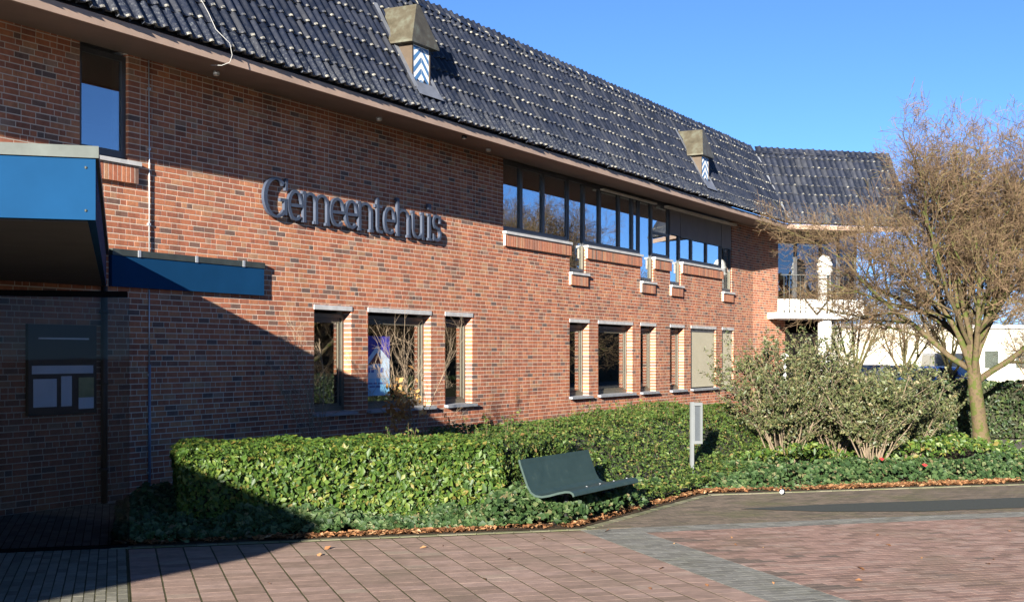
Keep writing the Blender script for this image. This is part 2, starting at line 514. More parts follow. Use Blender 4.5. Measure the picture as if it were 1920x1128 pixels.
# ------------------------------------------------------------------ TOWN HALL
hall = tag(empty('town_hall', (0, 0, 0)), 'two storey red brick town hall with steep dark tiled roof and white corner balcony', 'building')
ZS = 5.79
S0, S1 = -8.0, 25.9
LOW = [(3.65,4.66),(5.14,7.14),(7.64,8.64),(12.93,13.94),(14.45,16.46),(16.97,17.97),(18.97,19.98),(20.50,22.52),(23.05,24.06)]
holes = [(a, b, .93, 2.60) for a, b in LOW]
holes += [(9.88, 23.92, 4.33, 6.0)]
SLOTS = [(12.93,13.76),(16.97,17.80),(18.97,19.75),(23.05,23.92)]
holes += [(a, b, 3.70, 4.34) for a, b in SLOTS]
holes += [(-1.19, -.36, 4.40, 6.0)]
wall_mb = MB()
wall_core(wall_mb, S0-1, S1, -.3, 5.85, holes)
wall = wall_mb.build('wall', M['mortar'], hall)
pcs = brick_pieces(S0, S1, 0, 5.80, holes, 3)
# upright bricks of the corbelled bands below the upper sills
BANDS = [(9.88,12.93,4.28),(13.76,16.97,4.28),(17.80,18.97,4.28),(19.75,23.05,4.28),(12.90,13.80,3.645),(16.94,17.84,3.645),(18.94,19.80,3.645),(23.02,23.96,3.645),(-1.22,-.22,4.345)]
for a, b, zt in BANDS:
    n = max(2, int(round((b - a) / .076)))
    st = (b - a) / n
    for k in range(n):
        pcs.append((a + k*st + .0065, a + (k+1)*st - .0065, -.052 + RN.uniform(-.0005,.0005), .03, zt - .225, zt - .006, ('k',), None))
band_mb = MB()
for a, b, zt in BANDS:
    band_mb.box(a + .006, b - .006, -.0508, .02, zt - .220, zt, 0, None, ('k',))
band_mb.build('corbel_band', M['mortar'], hall, 'stuff')
# keep the lone bricks to the part of the wall that the camera sees lit up close
for i, pc in enumerate(pcs):
    if pc[7] and (pc[0] < -.4 or pc[4] < 1.1): pcs[i] = pc[:7] + (None,)
piece_layer(pcs, M['brick'], wall, 'brick', 'brickwork')
# wall turned a little at its far end, up to the balcony
TW2 = Matrix.Translation((25.9, 0, 0)) @ Matrix.Rotation(math.radians(-7), 4, 'Z')
mb = MB(); wall_core(mb, 0.003, 2.6, -.3, 5.85, [], T=TW2)
end_wall = mb.build('end_wall', M['mortar'], hall)
piece_layer(brick_pieces(0, 2.6, 0, 5.80, [], 9), M['brick'], end_wall, 'brick', 'brickwork', limit=0, T=TW2)

# rooms behind the glass
mb = MB()
mb.box(S0-1, 30, 4.5, 4.6, -.2, 5.85)
mb.box(S0-1, 30, .31, 4.5, 2.95, 3.2)
mb.box(S0-1, 30, .31, 4.5, -.2, -.02)
mb.box(S0-1, 30, .29, 4.7, 5.852, 5.95)
for xx in (S0-1.1, 4.9, 10.8, 18.4, 25.4):
    mb.box(xx, xx+.1, .32, 4.5, -.02, 2.95); mb.box(xx, xx+.1, .32, 4.5, 3.2, 5.85)
mb.build('interior', M['interior'], hall)
mb = MB(); mb.box(S0-1, 31, 9.6, 9.9, -.2, 7.2); mb.box(S0-1.3, S0-1, 0, 9.9, -.2, 7.2)
mb.build('rear_wall', M['brick'], hall)

def window(s0, s1, z0, z1, cols, mat, glassm, yf=.15, yb=.21, bar=.06, trans=None, T=None, parent=None, label=None):
    """a frame of bars with its panes; cols are mullion positions"""
    fr = MB()
    fr.box(s0, s0+bar, yf, yb, z0, z1, 0, T); fr.box(s1-bar, s1, yf, yb, z0, z1, 0, T)
    fr.box(s0+bar, s1-bar, yf, yb, z0, z0+bar*1.3, 0, T); fr.box(s0+bar, s1-bar, yf, yb, z1-bar, z1, 0, T)
    for c in cols: fr.box(c-bar*.75, c+bar*.75, yf-.012, yb, z0+bar*1.3, z1-bar, 0, T)
    if trans:
        for (a, b, zz) in trans: fr.box(a, b, yf+.004, yb, zz-bar/2, zz+bar/2, 0, T)
    # a thin raised bead round the glass
    f = fr.build('window', mat, parent or hall)
    if label: f['label'] = label
    edges = [s0+bar] + [v for c in cols for v in (c-bar*.75, c+bar*.75)] + [s1-bar]
    for k in range(0, len(edges), 2):
        MB().box(edges[k], edges[k+1], yb-.035, yb-.027, z0+bar*1.3, z1-bar, 0, T).build('pane', glassm, f)
    return f

for i, (a, b) in enumerate(LOW):
    wide = b - a > 1.5
    f = window(a, b, .97, 2.55, [], M['frame_light'], M['glass_low'])
    # concrete lintel and thick sill
    MB().box(a-.01, b+.01, -.014, .2, 2.600, 2.675).build('lintel', M['stone'], f)
    sl_mb = MB(); sl_mb.prism([(-.085,.905),(.16,.945),(.16,.97),(-.085,.955)], 0, 1)
    sl_mb.v = [(a - .03 + (b - a + .10) * z, x, y) for (x, y, z) in sl_mb.v]
    sl_mb.build('sill', M['bluestone'], f)
    # inner vertical sash bar catching the light near the right jamb, and a dark strip for the lintel's shade above the blinds
    mb = MB(); mb.box(b-.15, b-.115, .16, .22, 1.05, 2.49); mb.box(a+.06, a+.10, .16, .22, 1.05, 2.49); mb.box(a+.10, b-.15, .165, .22, 2.40, 2.49); mb.box(a+.10, b-.15, .165, .22, 1.05, 1.09)
    mb.build('sash', M['jamb'], f)
    if i in (7, 8):
        MB().box(a+.02, b-.02, .045, .050, 1.0, 2.50).build('blind', M['blind'], f); MB().box(a+.01, b-.01, .04, .14, 2.505, 2.595).build('lintel_shade_strip', M['frame_dark'], f)  # dark box over the blind stands in for the lintel's shadow

# the stepped band of upper windows
UP = [(9.88,12.93,4.37,[10.72,11.73]),(13.76,16.97,4.37,[14.63,15.74,16.55]),(17.80,18.97,4.37,[]),(19.75,23.05,4.37,[20.66,21.85])]
for i, (a, b, z, c) in enumerate(UP):
    f = window(a, b, z, 5.77, c, M['frame_dark'], M['glass'], yf=.045, yb=.105, bar=.07, trans=[(a+.07, b-.07, 4.98)] if i == 2 else None)
    MB().box(a-.02, b+.02 if i != 0 else b, -.080, .10, z-.075, z-.022).build('sill', M['stone'], f)
for a, b in SLOTS:
    f = window(a, b, 3.74, 5.775, [], M['frame_dark'], M['glass'], bar=.05, yf=.035, yb=.11)
    MB().box(a-.03, b+.07, -.085, .10, 3.652, 3.705).build('sill', M['stone'], f)
    # pale timber jamb lining on the right
    MB().box(b-.085, b-.052, .028, .1, 3.80, 4.32).build('jamb_strip', M['jamb'], f)
f = window(-1.19, -.36, 4.44, 5.77, [], M['frame_dark'], M['glass'], yf=.045, yb=.105, bar=.07)
MB().box(-1.22, -.20, -.085, .10, 4.352, 4.405).build('sill', M['stone'], f)
# screens let down on the far upper windows
for a, b, z in ((18.99,19.73,5.06),(19.77,23.03,5.03),(23.07,23.90,5.00)):
    o = MB().box(a, b, .015, .021, z, 5.66).build('screen', M['awning'], hall)
    MB().box(a, b, .010, .026, z-.03, z-.001).build('screen_bar', M['frame_dark'], o)
mb = MB(); mb.box(18.6, 24.1, -.10, .02, 5.665, 5.725); mb.build('awning_box', M['rail_light'], hall)
mb = MB(); mb.box(14.6, 17.9, -.07, .02, 5.68, 5.72); mb.build('awning_box', M['rail_light'], hall)

# ---- eaves
WCOR = Vector((25.9, 0, 0))
TWG = Matrix.Translation(WCOR) @ Matrix.Rotation(math.radians(-45), 4, 'Z')     # wing frame: x along the wing, y into it
def corner(y):      # point of the main roof's valley at depth y, in X
    return 25.9 + y * (math.sqrt(2) - 1) 
WT = 4.62            # wing length
def strip(mb, prof, mat=0):
    """sweep a closed (y,z) profile along main eave, round the inner corner, along the wing"""
    n = len(prof)
    rings = []
    rings.append([Vector((S0-1, y, z)) for y, z in prof])
    rings.append([Vector((25.9 + y * math.tan(math.radians(22.5)) , y, z)) for y, z in prof])
    rings.append([TWG @ Vector((WT, y, z)) for y, z in prof])
    vs = [v for r in rings for v in r]
    fs = []
    for i in range(2):
        for k in range(n):
            fs.append((i*n+k, i*n+(k+1) % n, (i+1)*n+(k+1) % n, (i+1)*n+k))
    fs.append(tuple(range(n-1,-1,-1))); fs.append(tuple(2*n+k for k in range(n)))
    mb.add(vs, fs, mat)
mb = MB(); strip(mb, [(-1.19,5.672),(-.0,5.80),(-.0,5.84),(-1.19,5.70)]); mb.build('soffit', M['soffit'], hall)
mb = MB(); strip(mb, [(-1.225,5.655),(-1.19,5.655),(-1.19,5.79),(-1.225,5.79)]); mb.build('fascia', M['fascia'], hall)

# ---- roof
PITCH = math.radians(61)
SP, CP = math.sin(PITCH), math.cos(PITCH)
EY, EZ = -1.28, 5.815
GA, NR, TWD = .343, 8, .205
RL = 2.58
ry, rz_ = EY + RL*CP, EZ + RL*SP
roof_mb = MB()
def deckquad(T, x0a, x1a, x0b, x1b):
    off = .035
    pts = [(x0a, EY+.02+off*SP, EZ-off*CP),(x1a, EY+.02+off*SP, EZ-off*CP),(x1b, ry+off*SP, rz_-off*CP),(x0b, ry+off*SP, rz_-off*CP)]
    roof_mb.add([T @ Vector(p) for p in pts], [(0,1,2,3)])
I4 = Matrix.Identity(4)
t22 = math.tan(math.radians(22.5))
deckquad(I4, S0-1, 25.9+EY*t22, S0-1, 25.9+ry*t22)
deckquad(TWG, -EY*t22, WT, -ry*t22, WT)
# flat top behind the ridge and plain back slope
roof_mb.add([Vector((S0-1, ry+.03, rz_-.05)), Vector((31, ry+.03, rz_-.05)), Vector((31, 9.9, 7.2)), Vector((S0-1, 9.9, 7.2))], [(0,1,2,3)])
roof_mb.add([TWG @ Vector(p) for p in ((-1, ry+.03, rz_-.06),(WT, ry+.03, rz_-.06),(WT, 6.5, 7.2),(-1, 6.5, 7.2))], [(0,1,2,3)])
roof = roof_mb.build('roof', M['black'], hall)

def tile_mesh():
    prof = [(0,.010),(.03,.001),(.085,.001),(.112,.014),(.132,.038),(.158,.047),(.184,.038),(.209,.012)]
    L = .41
    mb = MB()
    n = len(prof)
    hm = lambda f: .030 - .026*f
    vs = [(u, 0, h+.030) for u, h in prof] + [(u, L, h+.004) for u, h in prof] + [(u, .004, h-.004) for u, h in prof] + [(u, .036, h+hm(.036/L)) for u, h in prof]
    for k in range(n-1):
        mb.add([vs[k], vs[k+1], vs[3*n+k+1], vs[3*n+k]], [(0,1,2,3)], 1 if 3 <= k <= 5 else 0, False)
    mb.add(vs[3*n:4*n] + vs[n:2*n], [(k, k+1, n+k+1, n+k) for k in range(n-1)], 0, True)
    nose = [(vs[k], vs[k+1], vs[2*n+k+1], vs[2*n+k]) for k in range(n-1)]
    for q in nose: mb.add(q, [(0,3,2,1)], 1)
    mb.add([vs[0], vs[n], (0, L, -.012), (0, .002, -.014)], [(0,1,2,3)], 0)
    mb.add([vs[n-1], vs[2*n-1], (.209, L, -.012), (.209, .002, -.014)], [(0,3,2,1)], 0)
    return mb
tmb = tile_mesh()
tile_me = tmb.mesh('roof_tile', [M['tile'], M['nose']])
def tile_T(T, x, r, jit):
    v = r * GA
    B = Matrix(((1,0,0,x),(0,CP,-SP,EY+v*CP),(0,SP,CP,EZ+v*SP),(0,0,0,1)))
    return T @ B @ Matrix.Translation((jit[0], jit[1], jit[2])) @ Matrix.Rotation(jit[3], 4, 'X') @ Matrix.Rotation(jit[4], 4, 'Z')
VENTS = [(4.90, 5.46), (18.50, 19.06)]
tiles = []
rt = random.Random(4)
for wing in (0, 1):
    T = TWG if wing else I4
    for r in range(NR):
        ym = EY + (r*GA + .17) * CP
        lim = ym * t22
        if wing: x = math.ceil((-lim) / TWD) * TWD - TWD*.5; x1 = WT
        else: x = math.floor((S0-1) / TWD) * TWD; x1 = 25.9 + lim - TWD*.45
        while x < x1:
            jit = (rt.uniform(-.005,.005), rt.gauss(0,.009), rt.uniform(0,.007), rt.gauss(0,.010), rt.gauss(0,.011))
            hide = (not wing) and any(a - .04 < x + .1 < b + .04 and EZ + .5 < EZ + (r*GA+.2)*SP < EZ + 1.5 for a, b in VENTS)
            if not hide: tiles.append((wing, x, r, jit, tile_T(T, x, r, jit)))
            x += TWD
sc_ = []
for i, (wing, x, r, jit, TT) in enumerate(tiles):
    q = proj(TT.translation)
    if q and 0 < q[0] < 1920 and -12 < q[1] < 700: sc_.append((-q[2], i))
sc_.sort()
pick = set(i for _, i in sc_[:300])
rest = MB()
for i, (wing, x, r, jit, TT) in enumerate(tiles):
    if i in pick:
        o = link('roof_tile', tile_me, roof); o.matrix_local = TT
    else:
        rest.v.extend([tuple(TT @ Vector(v)) for v in tmb.v]) ; o_ = len(rest.v) - len(tmb.v)
        rest.f.extend([tuple(k + o_ for k in f) for f in tmb.f]); rest.m.extend(tmb.m); rest.sm.extend(tmb.sm)
rest.build('tile_covering', [M['tile'], M['nose']], roof, kind='stuff')
# ridge caps
rm = MB()
arc = [(math.cos(math.pi*k/6)*.115, math.sin(math.pi*k/6)*.095) for k in range(7)]
L = .40
vs = [(0, -a, b+.02) for a, b in arc] + [(L, -a*.9, b*.9) for a, b in arc] + [(0, -a*.82, b*.75) for a, b in arc]
rm.add(vs, [(k, k+1, 7+k+1, 7+k) for k in range(6)], 0, True)
rm.add(vs, [(k+1, k, 14+k, 14+k+1) for k in range(6)], 1)
ridge_me = rm.mesh('ridge_tile', [M['tile'], M['nose']])
x = S0 - 1
while x < 25.9:
    link('ridge_tile', ridge_me, roof, (x, ry+.03, rz_-.02 + RN.uniform(-.006,.006)), (0, 0, RN.uniform(-.02,.02)))
    x += .37
x = -.1
while x < WT:
    p = TWG @ Vector((x, ry+.03, rz_-.02)); link('ridge_tile', ridge_me, roof, p, (0, 0, math.radians(-45)+RN.uniform(-.02,.02))); x += .37
# valley gutter
mb = MB()
for sgn in (-1, 1):
    pass
va, vb = Vector((25.9+EY*t22, EY, EZ)), Vector((25.9+ry*t22, ry, rz_))
nrm1 = Vector((0, -SP, CP)); nrm2 = (TWG.to_3x3() @ Vector((0, -SP, CP)))
d = (vb - va).normalized()
for nn, sx in ((nrm1, Vector((-1,0,0))), (nrm2, TWG.to_3x3() @ Vector((1,0,0)))):
    e = (sx - d * sx.dot(d)).normalized() * .10
    lift = nn * .022
    ps = [va + lift, vb + lift, vb + lift + e, va + lift + e]
    mb.add(ps, [(0,1,2,3)])
mb.build('valley_gutter', M['lead'], roof)

# ---- roof vents with hipped copper hoods and painted shutters
def roof_vent(s0, s1):
    sm = (s0 + s1) / 2
    yf = -1.03
    zb, zt = 6.27, 6.97
    def roof_y(z): return EY + (z - EZ) / math.tan(PITCH)
    mb = MB(); mb.box(s0+.031, s1-.031, yf+.031, yf+.06, zb-.03, zt-.002)
    vent = mb.build('roof_vent', M['cheek'], hall)
    for xx, sg in ((s0, -1), (s1, 1)):
        a = xx; b = xx - sg*.03
        lo, hi = min(a, b), max(a, b)
        pr = [(yf, zb-.05), (yf, zt), (roof_y(zt)+.05, zt), (roof_y(zb)+.05, zb-.05)]
        vs = [(lo, y, z) for y, z in pr] + [(hi, y, z) for y, z in pr]
        MB().add(vs, [(0,1,2,3),(7,6,5,4),(0,4,5,1),(1,5,6,2),(2,6,7,3),(3,7,4,0)]).build('cheek', M['cheek'], vent)
    # hood
    mb = MB()
    hs0, hs1, hy = sm-.42, sm+.42, yf-.09
    az = 7.63; ay = yf + .06
    yb = roof_y(zt) + .06; yrb = roof_y(az) + .06
    A, B_, C_, D_ = (hs0,hy,zt),(hs1,hy,zt),(hs1,yb,zt),(hs0,yb,zt)
    P1, P2, R1, R2 = (sm-.05,ay,az),(sm+.05,ay,az),(sm-.05,yrb,az),(sm+.05,yrb,az)
    mb.add([A,B_,C_,D_,P1,P2,R1,R2], [(0,1,5,4),(1,2,7,5),(3,0,4,6),(4,5,7,6),(0,3,2,1)])
    z2 = zt - .035
    mb.add([A,B_,C_,D_,(hs0,hy,z2),(hs1,hy,z2),(hs1,yb,z2),(hs0,yb,z2)], [(0,4,5,1),(1,5,6,2),(3,7,4,0),(4,7,6,5)])
    mb.build('hood', M['copper'], vent)
    # shutter: white leaf with blue slanting stripes
    MB().box(s0+.035, s1-.035, yf+.008, yf+.03, zb, zt-.04).build('shutter', M['white_paint'], vent)
    st = MB()
    hw = (s1 - s0 - .09) / 2
    for side in (-1, 1):
        for k in range(-1, 5):
            z0 = zb + .02 + k*.185
            xi, xo = sm + side*.008, sm + side*(hw - .01)
            rise = -.20
            poly = [(xi, z0+.20), (xi, z0+.285), (xo, z0+.285+rise), (xo, z0+.20+rise)]
            # clip to the leaf
            poly = [(x_, min(max(z_, zb+.012), zt-.055)) for x_, z_ in poly]
            if abs(poly[0][1]-poly[1][1]) < .01 and abs(poly[2][1]-poly[3][1]) < .01: continue
            vs = [(x_, yf+.004, z_) for x_, z_ in poly]
            st.add(vs, [(0,1,2,3) if side < 0 else (3,2,1,0)])
    st.build('stripe', M['shutter_blue'], vent)
    # lead apron at the foot, and flashing down the left side
    mb = MB()
    def on_roof(x, z, l): return Vector((x, roof_y(z) - l*SP, z + l*CP))
    mb.add([on_roof(s0-.06, zb+.02, .075), on_roof(s1+.10, zb+.02, .075), on_roof(s1+.12, zb-.22, .085), on_roof(s0-.08, zb-.22, .085)], [(0,3,2,1)])
    for xa, xb in ((s0-.10, s0-.001), (s1+.001, s1+.09)):
        mb.add([on_roof(xa, zb-.1, .07), on_roof(xb, zb-.1, .085), on_roof(xb, az, .085), on_roof(xa, az, .07)], [(0,1,2,3)])
    mb.build('flashing', M['lead'], vent)
    return vent
roof_vent(*VENTS[0])['label'] = 'nearer copper hooded vent with blue and white chevron shutter'
roof_vent(*VENTS[1])['label'] = 'farther copper hooded vent with blue and white chevron shutter'

# ---- wing with balcony
def wing_box(mb, *a): mb.box(*a[:6], 0, TWG)
BT0, BT1 = .86, 3.90
mb = MB()
poly = [(BT0,-.10),(BT1-.12,-.10),(BT1-.04,-.06),(BT1,.02),(BT1,1.1),(BT0,1.1)]
mb.prism(poly, 3.01, 3.20, 0, TWG)
# parapet (front and right)
mb.prism([(BT0,-.10),(BT1-.12,-.10),(BT1-.04,-.06),(BT1,.02),(BT1,1.1),(BT1-.12,1.1),(BT1-.12,.06),(BT1-.16,.02),(BT0,.02)], 3.203, 3.60, 0, TWG)
balcony = mb.build('balcony', M['white_paint'], hall)
for k in range(17):
    tt = BT0 + .14 + k * .188
    if 5 <= k <= 7: continue
    m = MB(); m.tube([TWG @ Vector((tt,-.125,3.20)), TWG @ Vector((tt,-.125,4.34))], .015, 5)
    m.tube([TWG @ Vector((tt,-.127,3.19)), TWG @ Vector((tt,-.127,3.25))], .028, 5)
    m.build('baluster', M['rail_dark'], balcony)
m = MB(); m.tube([TWG @ Vector((BT0+.02,-.125,4.35)), TWG @ Vector((BT1-.1,-.125,4.35))], .018, 6); m.build('handrail', M['rail_dark'], balcony)
m = MB()
for a, b in (((BT0+.86,3.60),(BT0+1.27,3.13)), ((BT0+1.68,3.60),(BT0+1.27,3.13)), ((BT0+.86,3.60),(BT0+.86,4.33)), ((BT0+1.68,3.60),(BT0+1.68,4.33))):
    m.tube([TWG @ Vector((a[0],-.135,a[1])), TWG @ Vector((b[0],-.135,b[1]))], .028, 6)
m.build('chevron_brace', M['rail_dark'], balcony)
# column, in two lengths, domed on top
def col_at(t, y, z0, z1, r, top=False):
    m = MB()
    pr = [(z0, r), (z1, r)] if not top else [(z0,r),(z1-.55,r),(z1-.55,r+.03),(z1-.47,r+.03),(z1-.47,r),(z1-.35,r),(z1-.35,r+.03),(z1-.27,r+.03),(z1-.27,r),(z1-.15,r*.95),(z1-.06,r*.7),(z1,r*.2)]
    m.tube([TWG @ Vector((t,y,z+.0005*i)) for i, (z, _) in enumerate(pr)], [q for _, q in pr], 20)
    return m
col_at(2.68, .34, -.1, 3.01, .21).build('column', M['white_paint'], hall)
col_at(2.68, .34, 3.201, 5.02, .21, True).build('column', M['white_paint'], hall)
# upper glazed room over the open passage
mb = MB(); mb.prism([(1.0,1.12),(4.35,1.12),(4.35,6.3),(1.0,6.3)], 2.99, 3.22, 0, TWG)
mb.build('floor_slab', M['white_paint'], hall)
window(.70, 4.30, 3.22, 5.78, [1.4,2.1,3.0,3.65], M['frame_dark'], M['glass_wing'], yf=1.13, yb=1.2, bar=.05, T=TWG)
TEND = TWG @ Matrix.Translation((4.3, 1.2, 0)) @ Matrix.Rotation(math.radians(90), 4, 'Z')
window(0, 5.0, 3.0, 5.78, [1.0,2.0,3.0,4.0], M['frame_dark'], M['glass_wing'], yf=-.05, yb=.02, bar=.05, T=TEND)
mb = MB(); mb.box(.3, 4.28, 3.6, 3.7, 3.22, 5.8, 0, TWG); mb.box(.3,WT,-.02,6.3,5.845,5.9,0,TWG); mb.build('interior', M['interior'], hall)
# dark entry wall under the room
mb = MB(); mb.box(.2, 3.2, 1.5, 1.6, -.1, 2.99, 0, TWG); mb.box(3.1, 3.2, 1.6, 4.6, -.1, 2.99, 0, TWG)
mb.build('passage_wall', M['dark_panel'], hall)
mb = MB(); mb.box(.75, 1.62, 1.46, 1.499, 0, 2.2, 0, TWG); do = mb.build('door', M['black'], hall)
mb = MB(); mb.tube([TWG @ Vector((1.55,1.42,.95)), TWG @ Vector((1.55,1.42,1.25))], .014, 6); mb.build('handle', M['steel'], do)

# ------------------------------------------------------------------ lettering
def ribbon(mb, pts, wd, y0, y1):
    """flat stroke with thickness; pts in (s,z)"""
    P = [Vector((a, b)) for a, b in pts]
    n = len(P)
    wds = wd if isinstance(wd, list) else [wd]*n
    Lf, Rt = [], []
    for i in range(n):
        d = (P[min(i+1,n-1)] - P[max(i-1,0)]).normalized()
        nn = Vector((-d.y, d.x)) * wds[i] / 2
        Lf.append(P[i] + nn); Rt.append(P[i] - nn)
    vs = []
    for y in (y0, y1):
        vs += [(p.x, y, p.y) for p in Lf] + [(p.x, y, p.y) for p in Rt]
    fs = []
    for i in range(n-1):
        fs.append((i, i+1, n+i+1, n+i)); fs.append((2*n+i, 3*n+i, 3*n+i+1, 2*n+i+1))
        fs.append((i, 2*n+i, 2*n+i+1, i+1)); fs.append((n+i, n+i+1, 3*n+i+1, 3*n+i))
    fs.append((0, n, 3*n, 2*n)); fs.append((n-1, 3*n-1, 4*n-1, 2*n-1))
    mb.add(vs, fs)
def arc_pts(cx, cz, rx, rz, a0, a1, n=16):
    return [(cx + rx*math.cos(math.radians(a0+(a1-a0)*k/n)), cz + rz*math.sin(math.radians(a0+(a1-a0)*k/n))) for k in range(n+1)]
TH, TN = .068, .046
def strokes(ch, W):
    X = .485; h = TH/2
    if ch == 'G':
        R = W/2
        a = arc_pts(R, .315, R-.035, .285, 48, 318, 26)
        wd = [TN*.8 + (TH-TN*.4)*abs(math.sin(math.radians((48+270*k/26)-90)))**1.5 for k in range(27)]
        return [(a, wd), ([(W-.07,.07),(W-.07,.30)], TH), ([(W-.20,.295),(W+.01,.295)], .05), ([(W-.035,.63),(W-.05,.44)], .05)]
    if ch == 'e':
        R = W/2
        a = arc_pts(R, X/2, R-.035, X/2-.03, 0, 312, 26)
        wd = [TN + (TH-TN)*max(0, math.cos(math.radians((312*k/26)-180))) for k in range(27)]
        return [(a, wd), ([(.05,X/2-.005),(W-.02,X/2+.005)], .05)]
    if ch in 'nm':
        k = 2 if ch == 'm' else 1
        st = [.06 + i*(W-.12)/k for i in range(k+1)]
        out = [([(st[0],0),(st[0],X)], TH), ([(st[0]-.06,X-.025),(st[0]+.01,X-.025)], .05)]
        for i in range(k):
            a, b = st[i], st[i+1]
            out.append((arc_pts((a+b)/2, X-.17, (b-a)/2, .145, 165, 0, 12), [TN]*6+[TN+.003*j for j in range(7)]))
            out.append(([(b,0),(b,X-.165)], TH))
        for q in st: out.append(([(q-.062,.022),(q+.062,.022)], .045))
        return out
    if ch == 't':
        c = W*.40
        return [([(c,.10),(c,.60)], TH), (arc_pts(c+.095,.10,.095,.075,180,300,8), TN), ([(c-.09,X-.03),(c+.13,X-.03)], .05)]
    if ch == 'h':
        a, b = .06, W-.06
        return [([(a,0),(a,.66)], TH), ([(a-.06,.635),(a+.01,.635)], .05), (arc_pts((a+b)/2, X-.17, (b-a)/2, .145, 165, 0, 12), TN), ([(b,0),(b,X-.165)], TH), ([(a-.062,.022),(a+.062,.022)], .045), ([(b-.062,.022),(b+.062,.022)], .045)]
    if ch == 'u':
        a, b = .06, W-.075
        return [([(a,.16),(a,X)], TH), ([(b,.02),(b,X)], TH), (arc_pts((a+b)/2,.17,(b-a)/2,.145,180,345,12), TN), ([(a-.06,X-.025),(a+.01,X-.025)], .045), ([(b-.06,X-.025),(b+.01,X-.025)], .045), ([(b-.01,.022),(b+.075,.022)], .045)]
    if ch == 'i':
        c = W*.5
        return [([(c,0),(c,X)], TH), ([(c-.07,X-.025),(c+.01,X-.025)], .045), ([(c-.08,.022),(c+.08,.022)], .045), ([(c-.05,.61),(c+.05,.61)], .10)]
    if ch == 's':
        c = W/2; r = W/2-.04
        a = arc_pts(c, X-.135, r, .108, 20, 235, 12) + arc_pts(c, .135, r, .108, 55, -160, 12)
        return [(a, TN+.008), ([(W-.045,X-.01),(W-.05,X-.15)], .04), ([(.045,.01),(.05,.14)], .04)]
lett = tag(empty('wall_lettering', (4.8, -.022, 3.93)), 'raised slate grey letters reading Gemeentehuis high on the brick wall', 'sign lettering')
LS = [2.32,2.91,2.89,3.29,3.25,3.99,3.97,4.40,4.38,4.77,4.74,5.21,5.23,5.48,5.51,5.89,5.89,6.37,6.38,6.83,6.85,7.12,7.08,7.40]
for i, ch in enumerate('Gemeentehuis'):
    a, b = LS[2*i], LS[2*i+1]
    mb = MB()
    for j, (pts, wd) in enumerate(strokes(ch, b - a)):
        ribbon(mb, [(x + a - 4.8, z) for x, z in pts], wd, -.058 + .0016*j, -.010 + .0011*j)
    # studs to the wall
    mb.tube([(a-4.8+(b-a)/2, -.014, .03 if ch != 't' else .2), (a-4.8+(b-a)/2, .06, .03 if ch != 't' else .2)], .008, 5)
    mb.build('letter', M['letter'], lett)

# ------------------------------------------------------------------ entrance canopy, board, screen
canopy = tag(empty('entrance_canopy', (-6, -3, 2.76)), 'angular blue flat canopy with grey capping jutting out over the dark entrance', 'canopy')
cp = [(-.76,-.012),(-6.83,-6.07),(-10.25,-2.65),(-15.0,-7.4),(-25,-7.4),(-25,-.012)]  # part beyond the notch is unseen, shaped to cast the ground and hedge shadow
cl = [(x+6, y+3) for x, y in cp]
def ring_fascia(poly, z0, z1, off, mat, name):
    mb = MB(); n = len(poly)
    mb.prism(poly, z0, z1)
    return mb
def inset(poly, d):
    n = len(poly); out = []
    for i in range(n):
        p0, p1, p2 = Vector(poly[i-1]), Vector(poly[i]), Vector(poly[(i+1) % n])
        d1 = (p1-p0).normalized(); d2 = (p2-p1).normalized()
        n1 = Vector((-d1.y, d1.x)); n2 = Vector((-d2.y, d2.x))
        m = (n1+n2).normalized()
        out.append(tuple(p1 + m * d / max(.25, m.dot(n1))))
    return out
ar = sum(cl[i-1][0]*cl[i][1]-cl[i][0]*cl[i-1][1] for i in range(len(cl)))
sgn = 1 if ar > 0 else -1
inn = inset(cl, .05*sgn)
inn = [(x, min(y, 2.985)) for x, y in inn]
mb = MB(); mb.prism(cl, 0.0, .40); mb.build('fascia', M['blue_panel'], canopy)
cap_out = [(x, min(y, 2.987)) for x, y in inset(cl, -.02*sgn)]
mb = MB(); mb.prism(cap_out, .402, .48); mb.build('capping', M['cap'], canopy)
mb = MB(); mb.prism(inn, -.012, -.002); mb.build('soffit', M['soffit_dark'], canopy)
e_ = Vector(cl[2]) - Vector(cl[1]); eL = e_.length; e_.normalize(); en = Vector((-e_.y, e_.x)) * -1
for k in range(4):
    q = Vector(cl[1]) + e_ * (.06 if k == 0 else k*1.28)
    m = MB()
    for z in (.06, .34): m.tube([(q.x, q.y, z), (q.x - en.x*.004, q.y - en.y*.004, z), (q.x + en.x*.006, q.y + en.y*.006, z)], .010, 6)
    m.build('rivet', M['cap'], canopy, 'stuff')
board = tag(empty('wall_board', (.74, -.022, 2.76)), 'long dark blue board fixed flat along the brick wall right of the canopy', 'fascia board')
MB().box(-1.45, 1.60, -.040, .020, 0, .40).build('panel', M['blue_panel'], board)
MB().box(-1.45, 1.61, -.052, .020, .402, .485).build('capping', M['cap'], board)
mb = MB()
for x in (-1.0, .1, 1.1): mb.box(x, x+.05, -.058, -.0525, .40, .49)
mb.build('clip', M['steel'], board)

